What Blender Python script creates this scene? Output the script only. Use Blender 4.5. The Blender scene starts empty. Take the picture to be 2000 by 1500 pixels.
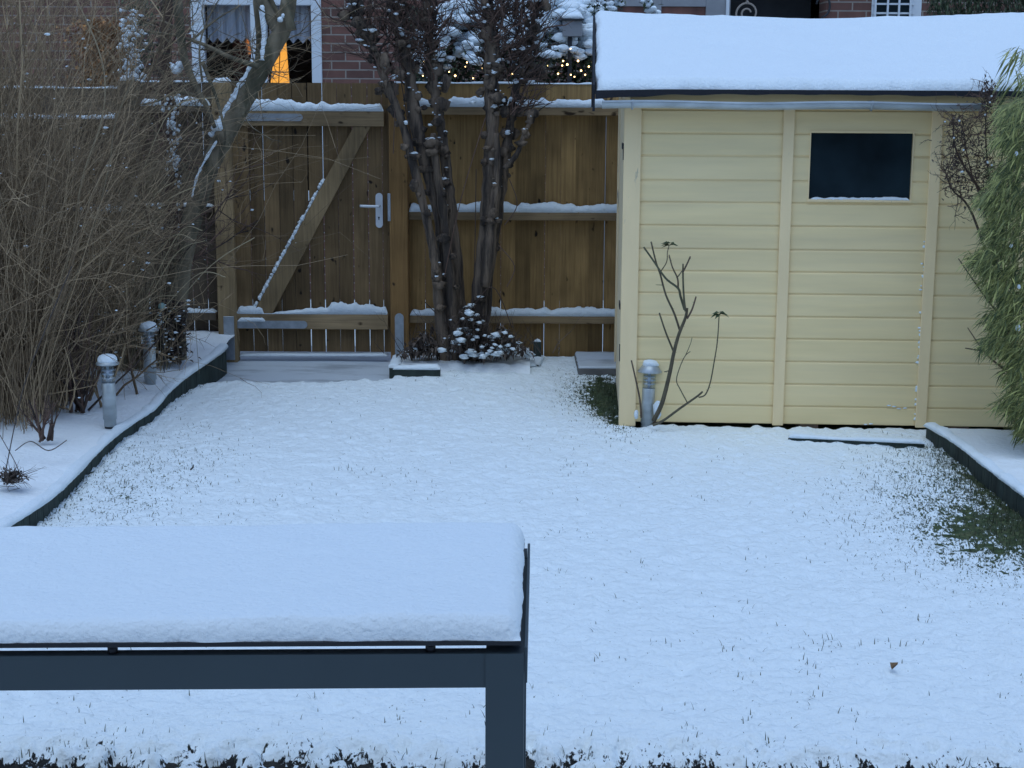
import bpy, math, random
import numpy as np
from mathutils import Vector, Matrix

random.seed(7); RNG = np.random.RandomState(11)
C = bpy.context.scene.collection
R = math.radians

# ------------------------------------------------------------------ camera
CAM_Z = 1.728; PITCH = 10.76; ROLL = 0.30; F = 3000.0
cam_d = bpy.data.cameras.new("camera"); cam = bpy.data.objects.new("camera", cam_d); C.objects.link(cam)
cam_d.sensor_width = 36.0; cam_d.lens = F/2000.0*36.0; cam_d.clip_end = 500; cam_d.clip_start = 0.05
CM = Matrix.Translation((0, 0, CAM_Z)) @ Matrix.Rotation(R(90-PITCH), 4, 'X') @ Matrix.Rotation(R(ROLL), 4, 'Z')
cam.matrix_world = CM
bpy.context.scene.camera = cam
# ------------------------------------------------------------------ world, sun, exposure
SUN_EL, SUN_AZ = 72.0, 195.0      # azimuth clockwise from +Y
world = bpy.data.worlds.new("World"); bpy.context.scene.world = world; world.use_nodes = True
wn = world.node_tree.nodes; wl = world.node_tree.links
sky = wn.new('ShaderNodeTexSky'); sky.sky_type = 'NISHITA'; sky.sun_disc = False
sky.sun_elevation = R(SUN_EL); sky.sun_rotation = R(SUN_AZ)
sky.air_density = 1.0; sky.dust_density = 0.5; sky.ozone_density = 3.0
wn['Background'].inputs['Strength'].default_value = 0.12
wl.new(sky.outputs[0], wn['Background'].inputs['Color'])
sun_d = bpy.data.lights.new("sun", 'SUN'); sun_d.energy = 0.55; sun_d.angle = R(45); sun_d.color = (0.70, 0.90, 1.0)
sun = bpy.data.objects.new("sun", sun_d); C.objects.link(sun)
sd = Vector((math.sin(R(SUN_AZ))*math.cos(R(SUN_EL)), math.cos(R(SUN_AZ))*math.cos(R(SUN_EL)), math.sin(R(SUN_EL))))
sun.rotation_euler = sd.to_track_quat('Z', 'Y').to_euler(); sun.location = (0, 0, 12)
vs = bpy.context.scene.view_settings
vs.view_transform = 'Standard'; vs.look = 'None'; vs.exposure = 0.70; vs.gamma = 1.0; vs.use_curve_mapping = False

# ------------------------------------------------------------------ surveying helpers: photo pixel -> point on a real plane
CR = CM.to_3x3(); CP = Vector((0, 0, CAM_Z))
def ray(px, py): return (CR @ Vector(((px-1000)/F, -(py-750)/F, -1.0))).normalized()
def G(px, py, z=0.0):
    d = ray(px, py); t = (z-CAM_Z)/d.z; return CP+d*t
def P(px, py, Y):
    d = ray(px, py); return CP+d*(Y/d.y)

# ------------------------------------------------------------------ noise
_grids = {}
def vnoise(x, y, seed=0):
    if seed not in _grids: _grids[seed] = np.random.RandomState(seed+100).rand(256, 256)
    g = _grids[seed]; xi = np.floor(x).astype(int); yi = np.floor(y).astype(int)
    fx = x-xi; fy = y-yi; fx = fx*fx*(3-2*fx); fy = fy*fy*(3-2*fy)
    a = g[xi % 256, yi % 256]; b = g[(xi+1) % 256, yi % 256]; c = g[xi % 256, (yi+1) % 256]; d = g[(xi+1) % 256, (yi+1) % 256]
    return (a*(1-fx)+b*fx)*(1-fy)+(c*(1-fx)+d*fx)*fy
def fbm(x, y, sc, oct=3, seed=0):
    x = np.asarray(x, float); y = np.asarray(y, float); s = 0; a = 1; t = 0
    for o in range(oct): s = s+a*vnoise(x/sc*2**o+31.7*o, y/sc*2**o+17.3*o, seed+o); t += a; a *= .5
    return s/t-.5

# ------------------------------------------------------------------ mesh collector
class MB:
    def __init__(s): s.v = []; s.f = []; s.t = []
    def quadbox(s, P8, tone=None):
        n = len(s.v); s.v += [tuple(p) for p in P8]
        fs = [(0,3,2,1),(4,5,6,7),(0,1,5,4),(1,2,6,5),(2,3,7,6),(3,0,4,7)]
        s.f += [tuple(n+i for i in f) for f in fs]; s.t += [tone if tone is not None else random.random()]*6
    def box(s, x0, x1, y0, y1, z0, z1, tone=None):
        s.quadbox([(x0,y0,z0),(x1,y0,z0),(x1,y1,z0),(x0,y1,z0),(x0,y0,z1),(x1,y0,z1),(x1,y1,z1),(x0,y1,z1)], tone)
    def bbox(s, x0, x1, y0, y1, z0, z1, b=.004, tone=None):   # box with chamfered vertical and horizontal edges
        n = len(s.v); tone = random.random() if tone is None else tone
        V = []
        for z, k in ((z0, b), (z0+b, 0), (z1-b, 0), (z1, b)):
            xa, xb, ya, yb = x0+k, x1-k, y0+k, y1-k
            V += [(xa+b,ya,z),(xb-b,ya,z),(xb,ya+b,z),(xb,yb-b,z),(xb-b,yb,z),(xa+b,yb,z),(xa,yb-b,z),(xa,ya+b,z)]
        s.v += V
        for l in range(3):
            for i in range(8):
                j = (i+1) % 8; s.f.append((n+l*8+i, n+l*8+j, n+l*8+8+j, n+l*8+8+i))
        s.f.append(tuple(n+i for i in range(7, -1, -1))); s.f.append(tuple(n+24+i for i in range(8)))
        s.t += [tone]*26
    def tube(s, pts, rad, sides=4, tone=None, cap=True):
        pts = [Vector(p) for p in pts]; m = len(pts)
        if m < 2: return
        tone = random.random() if tone is None else tone
        n = len(s.v); a = Vector((.31, .17, .93)); prev = None
        for i, p in enumerate(pts):
            d = pts[min(i+1, m-1)]-pts[max(i-1, 0)]
            if d.length < 1e-9: d = Vector((0,0,1))
            d.normalize()
            if prev is None:
                e = d.cross(a)
                if e.length < .1: e = d.cross(Vector((1,0,0)))
                e.normalize()
            else:
                e = prev-d*prev.dot(d); e.normalize()
            prev = e; g = d.cross(e); r = rad[i] if hasattr(rad, '__len__') else rad
            for k in range(sides):
                q = 2*math.pi*k/sides; v = p+e*(r*math.cos(q))+g*(r*math.sin(q)); s.v.append((v.x, v.y, v.z))
        for i in range(m-1):
            for k in range(sides):
                j = (k+1) % sides; s.f.append((n+i*sides+k, n+i*sides+j, n+(i+1)*sides+j, n+(i+1)*sides+k)); s.t.append(tone)
        if cap:
            s.f.append(tuple(n+k for k in range(sides-1, -1, -1))); s.f.append(tuple(n+(m-1)*sides+k for k in range(sides))); s.t += [tone]*2
    def lathe(s, prof, c=(0,0), sides=24, tone=.5):   # prof: (r,z)
        n = len(s.v); m = len(prof)
        for r, z in prof:
            for k in range(sides):
                q = 2*math.pi*k/sides; s.v.append((c[0]+r*math.cos(q), c[1]+r*math.sin(q), z))
        for i in range(m-1):
            for k in range(sides):
                j = (k+1) % sides; s.f.append((n+i*sides+k, n+i*sides+j, n+(i+1)*sides+j, n+(i+1)*sides+k)); s.t.append(tone)
        s.f.append(tuple(n+k for k in range(sides-1, -1, -1))); s.f.append(tuple(n+(m-1)*sides+k for k in range(sides))); s.t += [tone]*2
    def blob(s, c, rx, ry, rz, nz=.25, seg=8, rings=5, tone=.5):
        n = len(s.v); ph = random.random()*50
        s.v.append((c[0], c[1], c[2]-rz))
        for i in range(1, rings):
            th = math.pi*i/rings
            for k in range(seg):
                q = 2*math.pi*k/seg; w = 1+nz*(math.sin(3*q+ph+2*th)+math.sin(2*q-ph*1.7+4*th)+random.uniform(-.5, .5))*.6
                s.v.append((c[0]+rx*w*math.sin(th)*math.cos(q), c[1]+ry*w*math.sin(th)*math.sin(q), c[2]-rz*math.cos(th)*(1+nz*.3*random.uniform(-1,1))))
        s.v.append((c[0], c[1], c[2]+rz)); top = len(s.v)-1
        for k in range(seg):
            j = (k+1) % seg; s.f.append((n, n+1+j, n+1+k)); s.t.append(tone)
            for i in range(rings-2):
                a = n+1+i*seg; s.f.append((a+k, a+j, a+seg+j, a+seg+k)); s.t.append(tone)
            a = n+1+(rings-2)*seg; s.f.append((a+k, a+j, top)); s.t.append(tone)
    def leaf(s, p, d, up, L, w, tone=None, fold=.2, droop=0.0):
        p = Vector(p); d = Vector(d).normalized(); sd_ = d.cross(Vector(up))
        if sd_.length < .05: sd_ = d.cross(Vector((1,0,0)))
        sd_.normalize(); u = sd_.cross(d); n = len(s.v)
        dn = Vector((0,0,-droop*L))
        V = [p, p+d*L*.4+sd_*w*.5+u*w*fold+dn*.2, p+d*L*.4+dn*.2, p+d*L*.4-sd_*w*.5+u*w*fold+dn*.2, p+d*L+dn]
        s.v += [tuple(q) for q in V]; s.f += [(n,n+1,n+2),(n,n+2,n+3),(n+1,n+4,n+2),(n+2,n+4,n+3)]
        s.t += [random.random() if tone is None else tone]*4
    def blade(s, p, L, w, lean):
        n = len(s.v); q = random.random()*6.283; dx, dy = math.cos(q), math.sin(q); sx, sy = -dy*w/2, dx*w/2
        x, y, z = p
        s.v += [(x-sx,y-sy,z),(x+sx,y+sy,z),(x+dx*lean*.5-sx*.7,y+dy*lean*.5-sy*.7,z+L*.65),(x+dx*lean*.5+sx*.7,y+dy*lean*.5+sy*.7,z+L*.65),(x+dx*lean,y+dy*lean,z+L)]
        s.f += [(n,n+1,n+3,n+2),(n+2,n+3,n+4)]; s.t += [random.random()]*2

def obj(name, mb, mat, parent=None, smooth=False, world_co=True):
    me = bpy.data.meshes.new(name); me.from_pydata(mb.v, [], mb.f)
    if mb.t and len(mb.t) == len(mb.f):
        at = me.attributes.new('tone', 'FLOAT', 'FACE'); at.data.foreach_set('value', mb.t)
    me.materials.append(mat)
    if smooth: me.polygons.foreach_set('use_smooth', [True]*len(me.polygons))
    o = bpy.data.objects.new(name, me); C.objects.link(o)
    if parent:
        o.parent = parent
        if world_co:
            root = parent; M = Matrix.Identity(4)
            chain = []
            while root: chain.append(root); root = root.parent
            for r_ in reversed(chain): M = M @ r_.matrix_basis
            me.transform(M.inverted())
    me.update()
    if name in ('snow', 'frost'): o['kind'] = 'stuff'
    return o
def thing(name, label, cat, loc=(0,0,0), rz=0, group=None):
    o = bpy.data.objects.new(name, None); C.objects.link(o); o.empty_display_size = .1
    o.location = loc; o.rotation_euler = (0, 0, rz)
    o.matrix_basis = Matrix.Translation(loc) @ Matrix.Rotation(rz, 4, 'Z')
    tag(o, label, cat, group); return o
def tag(o, label, cat, group=None, kind=None):
    if label: o['label'] = label
    if cat: o['category'] = cat
    if group: o['group'] = group
    if kind: o['kind'] = kind
    return o
def copy_tree(o, parent=None):
    c = o.copy(); C.objects.link(c)
    if parent: c.parent = parent
    for ch in list(o.children): copy_tree(ch, c)
    return c

# ------------------------------------------------------------------ materials
def mat(name, base=(.5,.5,.5), rough=.7, metal=0, var=0.0, var_scale=8, tone_var=0.0, bump=0.0, bump_scale=40, stretch=(1,1,1),
        col2=None, mixscale=3, mixth=(.45,.6), spec=.5, coat=0, tone_col=None):
    m = bpy.data.materials.new(name); m.use_nodes = True; N = m.node_tree.nodes; L = m.node_tree.links
    b = N['Principled BSDF']; b.inputs['Roughness'].default_value = rough; b.inputs['Metallic'].default_value = metal
    b.inputs['Specular IOR Level'].default_value = spec
    tc = N.new('ShaderNodeTexCoord'); mp = N.new('ShaderNodeMapping'); mp.inputs['Scale'].default_value = stretch
    L.new(tc.outputs['Object'], mp.inputs['Vector'])
    rgb = N.new('ShaderNodeRGB'); rgb.outputs[0].default_value = (*base, 1); cur = rgb.outputs[0]
    if tone_col:
        at = N.new('ShaderNodeAttribute'); at.attribute_name = 'tone'
        mx = N.new('ShaderNodeMix'); mx.data_type = 'RGBA'; L.new(at.outputs['Fac'], mx.inputs['Factor'])
        L.new(cur, mx.inputs['A']); mx.inputs['B'].default_value = (*tone_col, 1); cur = mx.outputs['Result']
    if col2:
        nz = N.new('ShaderNodeTexNoise'); nz.inputs['Scale'].default_value = mixscale; nz.inputs['Detail'].default_value = 6; nz.inputs['Roughness'].default_value = .65
        L.new(mp.outputs[0], nz.inputs['Vector'])
        rp = N.new('ShaderNodeMapRange'); rp.inputs['From Min'].default_value = mixth[0]; rp.inputs['From Max'].default_value = mixth[1]
        L.new(nz.outputs['Fac'], rp.inputs['Value'])
        mx = N.new('ShaderNodeMix'); mx.data_type = 'RGBA'; L.new(rp.outputs[0], mx.inputs['Factor']); L.new(cur, mx.inputs['A'])
        mx.inputs['B'].default_value = (*col2, 1); cur = mx.outputs['Result']
    if var:
        nz = N.new('ShaderNodeTexNoise'); nz.inputs['Scale'].default_value = var_scale; nz.inputs['Detail'].default_value = 5
        L.new(mp.outputs[0], nz.inputs['Vector'])
        hs = N.new('ShaderNodeHueSaturation'); rp = N.new('ShaderNodeMapRange')
        rp.inputs['From Min'].default_value = .3; rp.inputs['From Max'].default_value = .7
        rp.inputs['To Min'].default_value = 1-var; rp.inputs['To Max'].default_value = 1+var
        L.new(nz.outputs['Fac'], rp.inputs['Value']); L.new(rp.outputs[0], hs.inputs['Value']); L.new(cur, hs.inputs['Color']); cur = hs.outputs[0]
    if tone_var:
        at = N.new('ShaderNodeAttribute'); at.attribute_name = 'tone'
        hs = N.new('ShaderNodeHueSaturation'); rp = N.new('ShaderNodeMapRange')
        rp.inputs['To Min'].default_value = 1-tone_var; rp.inputs['To Max'].default_value = 1+tone_var
        L.new(at.outputs['Fac'], rp.inputs['Value']); L.new(rp.outputs[0], hs.inputs['Value']); L.new(cur, hs.inputs['Color']); cur = hs.outputs[0]
    L.new(cur, b.inputs['Base Color'])
    if bump:
        nz = N.new('ShaderNodeTexNoise'); nz.inputs['Scale'].default_value = bump_scale; nz.inputs['Detail'].default_value = 5
        L.new(mp.outputs[0], nz.inputs['Vector']); bp = N.new('ShaderNodeBump'); bp.inputs['Strength'].default_value = 1; bp.inputs['Distance'].default_value = bump
        L.new(nz.outputs['Fac'], bp.inputs['Height']); L.new(bp.outputs[0], b.inputs['Normal'])
    if coat: b.inputs['Coat Weight'].default_value = coat
    return m
def emit(name, col, st):
    m = bpy.data.materials.new(name); m.use_nodes = True; b = m.node_tree.nodes['Principled BSDF']
    b.inputs['Base Color'].default_value = (*col, 1); b.inputs['Emission Color'].default_value = (*col, 1); b.inputs['Emission Strength'].default_value = st
    return m
SNOW = (.80, .875, .925)
M = {}
M['snow'] = mat('snow', SNOW, .65, bump=.006, bump_scale=75, spec=.3)
M['lawn_snow'] = mat('lawn_snow', (.88,.925,.955), .7, bump=.010, bump_scale=38, spec=.25)
def lawn_cover():
    m = mat('patchy_lawn_snow', (.87,.93,.95), .7, bump=.018, bump_scale=34, spec=.25); N = m.node_tree.nodes; L = m.node_tree.links; b = N['Principled BSDF']
    tc = N.new('ShaderNodeTexCoord'); at = N.new('ShaderNodeAttribute'); at.attribute_name = 'thin'
    nz = N.new('ShaderNodeTexNoise'); nz.inputs['Scale'].default_value = 75; nz.inputs['Detail'].default_value = 3; nz.inputs['Roughness'].default_value = .6
    n2 = N.new('ShaderNodeTexNoise'); n2.inputs['Scale'].default_value = 14; n2.inputs['Detail'].default_value = 3
    mp = N.new('ShaderNodeMapping'); mp.inputs['Scale'].default_value = (1.25, .8, .2); L.new(tc.outputs['Object'], mp.inputs['Vector']); L.new(mp.outputs[0], nz.inputs['Vector']); L.new(mp.outputs[0], n2.inputs['Vector'])
    def math_(op, a, b_):
        q = N.new('ShaderNodeMath'); q.operation = op
        for i, v in enumerate((a, b_)):
            if isinstance(v, (int, float)): q.inputs[i].default_value = v
            else: L.new(v, q.inputs[i])
        return q.outputs[0]
    v = math_('ADD', math_('MULTIPLY', nz.outputs['Fac'], .75), math_('MULTIPLY', n2.outputs['Fac'], .25))
    v = math_('ADD', v, math_('MULTIPLY', at.outputs['Fac'], .27))
    rp = N.new('ShaderNodeMapRange'); rp.inputs['From Min'].default_value = .645; rp.inputs['From Max'].default_value = .70; L.new(v, rp.inputs['Value'])
    mx = N.new('ShaderNodeMix'); mx.data_type = 'RGBA'; mx.inputs['A'].default_value = (.865,.93,.95,1); L.new(rp.outputs[0], mx.inputs['Factor'])
    n3 = N.new('ShaderNodeTexNoise'); n3.inputs['Scale'].default_value = 120; L.new(tc.outputs['Object'], n3.inputs['Vector'])
    m3 = N.new('ShaderNodeMix'); m3.data_type = 'RGBA'; m3.inputs['A'].default_value = (.02,.035,.014,1); m3.inputs['B'].default_value = (.10,.13,.07,1); L.new(n3.outputs['Fac'], m3.inputs['Factor'])
    a2 = N.new('ShaderNodeAttribute'); a2.attribute_name = 'earth'; m4 = N.new('ShaderNodeMix'); m4.data_type = 'RGBA'; L.new(a2.outputs['Fac'], m4.inputs['Factor']); L.new(m3.outputs['Result'], m4.inputs['A']); m4.inputs['B'].default_value = (.011,.011,.010,1)
    L.new(m4.outputs['Result'], mx.inputs['B']); L.new(mx.outputs['Result'], b.inputs['Base Color']); return m
M['lawn_cover'] = lawn_cover()
M['thin_snow'] = mat('thin_snow', (.60,.66,.72), .5, bump=.004, bump_scale=25, col2=(.36,.40,.44), mixscale=2.2, mixth=(.5,.68), stretch=(1,2.5,1))
M['turf'] = mat('turf', (.045,.075,.025), .9, bump=.02, bump_scale=80, var=.5, var_scale=30, col2=(.10,.12,.05), mixscale=25)
M['blade'] = mat('grass_blade', (.03,.05,.022), .7, tone_col=(.08,.08,.04), tone_var=.3)
M['soil'] = mat('soil', (.02,.018,.014), .95, bump=.02, bump_scale=60, var=.5, var_scale=40)
def wood(name, a, b_, dark, tv=.34, along='z'):
    m = bpy.data.materials.new(name); m.use_nodes = True; N = m.node_tree.nodes; L = m.node_tree.links; bs = N['Principled BSDF']
    bs.inputs['Roughness'].default_value = .78; bs.inputs['Specular IOR Level'].default_value = .25
    tc = N.new('ShaderNodeTexCoord'); at = N.new('ShaderNodeAttribute'); at.attribute_name = 'tone'
    ad = N.new('ShaderNodeVectorMath'); ad.operation = 'MULTIPLY_ADD'; ad.inputs[1].default_value = (0, 0, 37.0); 
    cb = N.new('ShaderNodeCombineXYZ'); L.new(at.outputs['Fac'], cb.inputs[2]); L.new(at.outputs['Fac'], cb.inputs[1])
    L.new(cb.outputs[0], ad.inputs[0]); L.new(tc.outputs['Object'], ad.inputs[2])
    def noise(scale, st, det=5, rg=.6, dist=0):
        mp = N.new('ShaderNodeMapping'); mp.inputs['Scale'].default_value = st; L.new(ad.outputs[0], mp.inputs['Vector'])
        nz = N.new('ShaderNodeTexNoise'); nz.inputs['Scale'].default_value = scale; nz.inputs['Detail'].default_value = det; nz.inputs['Roughness'].default_value = rg; nz.inputs['Distortion'].default_value = dist
        L.new(mp.outputs[0], nz.inputs['Vector']); return nz
    g = noise(60, (1, 1, .035) if along == 'z' else (.035, 1, 1), 4, .7, .3); w = noise(2.2, (1, 1, .8), 3); k = noise(17, (1, 1, .6) if along == 'z' else (.5, 1, 1), 2, .4)
    mx = N.new('ShaderNodeMix'); mx.data_type = 'RGBA'; mx.inputs['A'].default_value = (*a, 1); mx.inputs['B'].default_value = (*b_, 1)
    r1 = N.new('ShaderNodeMapRange'); r1.inputs['From Min'].default_value = .32; r1.inputs['From Max'].default_value = .68; L.new(g.outputs['Fac'], r1.inputs['Value']); L.new(r1.outputs[0], mx.inputs['Factor'])
    m2 = N.new('ShaderNodeMix'); m2.data_type = 'RGBA'; r2 = N.new('ShaderNodeMapRange'); r2.inputs['From Min'].default_value = .675; r2.inputs['From Max'].default_value = .73
    L.new(k.outputs['Fac'], r2.inputs['Value']); L.new(r2.outputs[0], m2.inputs['Factor']); L.new(mx.outputs['Result'], m2.inputs['A']); m2.inputs['B'].default_value = (*dark, 1)
    hs = N.new('ShaderNodeHueSaturation'); r3 = N.new('ShaderNodeMapRange'); r3.inputs['To Min'].default_value = 1-tv; r3.inputs['To Max'].default_value = 1+tv
    L.new(at.outputs['Fac'], r3.inputs['Value']); mm = N.new('ShaderNodeMath'); mm.operation = 'MULTIPLY'
    r4 = N.new('ShaderNodeMapRange'); r4.inputs['From Min'].default_value = .3; r4.inputs['From Max'].default_value = .7; r4.inputs['To Min'].default_value = .6; r4.inputs['To Max'].default_value = 1.3
    L.new(w.outputs['Fac'], r4.inputs['Value']); L.new(r3.outputs[0], mm.inputs[0]); L.new(r4.outputs[0], mm.inputs[1]); L.new(mm.outputs[0], hs.inputs['Value'])
    L.new(m2.outputs['Result'], hs.inputs['Color']); L.new(hs.outputs[0], bs.inputs['Base Color'])
    bp = N.new('ShaderNodeBump'); bp.inputs['Distance'].default_value = .0015; L.new(g.outputs['Fac'], bp.inputs['Height']); L.new(bp.outputs[0], bs.inputs['Normal'])
    return m
M['fence_wood'] = wood('fence_wood', (.39,.24,.095), (.23,.14,.056), (.03,.018,.01), .22)
M['gate_wood'] = wood('gate_wood', (.22,.142,.068), (.135,.086,.042), (.022,.015,.01), .25)
M['left_wood'] = wood('left_fence_wood', (.15,.11,.075), (.10,.078,.056), (.03,.02,.015), .2)
M['rail_wood'] = wood('rail_wood', (.36,.25,.135), (.22,.155,.088), (.05,.03,.015), .1, 'x')
M['brace_wood'] = wood('brace_wood', (.36,.25,.13), (.22,.155,.085), (.05,.03,.015), .1)
M['post_wood'] = wood('post_wood', (.34,.19,.07), (.21,.115,.042), (.05,.03,.015), .12)
M['steel'] = mat('galvanised_steel', (.42,.46,.50), .42, .75, var=.15, var_scale=30, bump=.0006, bump_scale=120)
M['zinc'] = mat('zinc', (.44,.48,.50), .45, .55, var=.22, var_scale=6, stretch=(1,1,3))
M['white_metal'] = mat('white_metal', (.70,.74,.78), .35, .2)
M['dark_metal'] = mat('dark_metal', (.03,.033,.04), .5, .3)
M['cream'] = mat('cream_paint', (.88,.69,.365), .6, tone_var=.035, var=.07, var_scale=5, bump=.0008, bump_scale=18, stretch=(.25,1,3), col2=(.82,.65,.36), mixscale=1.2, mixth=(.45,.6))
M['cream_trim'] = mat('cream_trim_paint', (.90,.69,.39), .5, var=.05, var_scale=14, bump=.0008, bump_scale=60, stretch=(1,1,.2), col2=(.42,.38,.28), mixscale=22, mixth=(.66,.72))
M['cream_worn'] = mat('worn_cream_paint', (.80,.64,.40), .6, var=.08, var_scale=14, bump=.001, bump_scale=60, stretch=(1,1,.15), col2=(.25,.24,.22), mixscale=16, mixth=(.60,.68))
M['felt'] = mat('roofing_felt', (.008,.01,.016), .8, bump=.002, bump_scale=70)
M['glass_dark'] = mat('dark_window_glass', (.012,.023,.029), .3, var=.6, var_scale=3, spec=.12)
M['table_metal'] = mat('anthracite_metal', (.045,.066,.078), .5, .1, var=.06, var_scale=4)
M['table_top'] = mat('black_glass', (.006,.006,.009), .25)
M['edging'] = mat('edging_board', (.028,.042,.036), .85, var=.4, var_scale=12, bump=.004, bump_scale=30, stretch=(1,1,.4))
M['stone'] = mat('kerb_stone', (.16,.155,.15), .9, var=.2, bump=.003, bump_scale=40)
M['brick_edge'] = mat('brick_block', (.22,.15,.12), .9, var=.2, bump=.003, bump_scale=40)
M['twig'] = mat('grey_brown_twig', (.13,.085,.048), .85, tone_col=(.36,.26,.155), tone_var=.25)
M['twig_dark'] = mat('dark_twig', (.045,.03,.024), .85, tone_col=(.12,.07,.052), tone_var=.3)
M['bark'] = mat('grey_bark', (.17,.14,.095), .9, bump=.01, bump_scale=25, stretch=(1,1,.35), var=.4, var_scale=14, col2=(.075,.068,.042), mixscale=9)
M['bark2'] = mat('furrowed_bark', (.165,.12,.085), .9, bump=.02, bump_scale=30, stretch=(1,1,.12), var=.35, var_scale=18, col2=(.04,.03,.024), mixscale=14, mixth=(.45,.58))
M['green_stem'] = mat('rose_stem', (.075,.075,.04), .6, var=.3, var_scale=30, tone_col=(.10,.06,.04))
M['reed_pale'] = mat('pale_grass_stalk', (.42,.34,.21), .8)
M['reed'] = mat('dry_grass_stalk', (.13,.10,.06), .8, tone_col=(.27,.21,.13), tone_var=.2)
M['leaf_dark'] = mat('dark_leaf', (.022,.04,.02), .55, tone_col=(.05,.07,.03), tone_var=.4)
M['leaf_brown'] = mat('brown_leaf', (.05,.035,.03), .8, tone_col=(.10,.075,.06), tone_var=.3)
M['leaf_copper'] = mat('copper_leaf', (.32,.13,.05), .7, tone_col=(.40,.20,.07), tone_var=.3)
M['bamboo'] = mat('bamboo_leaf', (.055,.09,.022), .55, tone_col=(.33,.33,.11), tone_var=.35)
M['rose_leaf'] = mat('rose_leaf', (.03,.06,.02), .5, tone_var=.3)
M['pvc'] = mat('white_window_frame', (.62,.66,.70), .4)
M['curtain'] = mat('net_curtain', (.80,.80,.80), .9, var=.3, var_scale=14, stretch=(3,1,.15))
M['drape'] = mat('red_brown_drape', (.09,.03,.018), .9, var=.4, var_scale=10, stretch=(2,1,.1))
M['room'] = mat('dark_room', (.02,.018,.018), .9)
M['lamp_glow'] = emit('lit_lampshade', (1.0,.42,.06), .9)
M['bulb'] = emit('fairy_light', (1.0,.66,.28), 4.0)
M['green_glass'] = mat('pale_green_glass', (.28,.42,.40), .2)
M['plaster'] = mat('grey_panel', (.24,.25,.27), .7, var=.1)
M['dark_panel'] = mat('dark_porch', (.03,.032,.036), .8, var=.2)
M['red_pane'] = mat('red_brown_pane', (.15,.06,.045), .35, var=.4, var_scale=9, stretch=(1,1,.3))
M['iron'] = mat('pale_ironwork', (.30,.26,.23), .7, .2)
M['tile'] = mat('roof_tile', (.08,.04,.03), .85, var=.2)
def glass(name, tint=(.8,.85,.88), gl=.12):
    m = bpy.data.materials.new(name); m.use_nodes = True; N = m.node_tree.nodes; L = m.node_tree.links
    N.remove(N['Principled BSDF']); t = N.new('ShaderNodeBsdfTransparent'); t.inputs[0].default_value = (*tint, 1)
    g = N.new('ShaderNodeBsdfGlossy'); g.inputs['Roughness'].default_value = .05; mx = N.new('ShaderNodeMixShader'); mx.inputs[0].default_value = gl
    L.new(t.outputs[0], mx.inputs[1]); L.new(g.outputs[0], mx.inputs[2]); L.new(mx.outputs[0], N['Material Output'].inputs[0]); return m
M['clear'] = glass('clear_plastic', (.80,.86,.9), .16)
M['pane'] = glass('window_pane', (.8,.82,.85), .025)
def brick():
    m = bpy.data.materials.new('red_brick'); m.use_nodes = True; N = m.node_tree.nodes; L = m.node_tree.links; b = N['Principled BSDF']
    b.inputs['Roughness'].default_value = .9
    tc = N.new('ShaderNodeTexCoord'); mp = N.new('ShaderNodeMapping'); mp.inputs['Rotation'].default_value = (R(90), 0, 0)
    L.new(tc.outputs['Object'], mp.inputs['Vector'])
    t = N.new('ShaderNodeTexBrick'); t.inputs['Color1'].default_value = (.17,.078,.06,1); t.inputs['Color2'].default_value = (.11,.055,.045,1); t.inputs['Mortar'].default_value = (.26,.22,.19,1)
    t.inputs['Scale'].default_value = 1.0; t.inputs['Brick Width'].default_value = .25; t.inputs['Row Height'].default_value = .0765; t.inputs['Mortar Size'].default_value = .007; t.inputs['Mortar Smooth'].default_value = .2
    L.new(mp.outputs[0], t.inputs['Vector']); 
    nz = N.new('ShaderNodeTexNoise'); nz.inputs['Scale'].default_value = 9; nz.inputs['Detail'].default_value = 6; L.new(tc.outputs['Object'], nz.inputs['Vector'])
    hs = N.new('ShaderNodeHueSaturation'); rp = N.new('ShaderNodeMapRange'); rp.inputs['To Min'].default_value = .6; rp.inputs['To Max'].default_value = 1.4
    L.new(nz.outputs['Fac'], rp.inputs['Value']); L.new(rp.outputs[0], hs.inputs['Value']); L.new(t.outputs['Color'], hs.inputs['Color']); L.new(hs.outputs[0], b.inputs['Base Color'])
    bp = N.new('ShaderNodeBump'); bp.inputs['Distance'].default_value = .006; bp.invert = True; L.new(t.outputs['Fac'], bp.inputs['Height']); L.new(bp.outputs[0], b.inputs['Normal'])
    return m
M['brick'] = brick()

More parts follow.
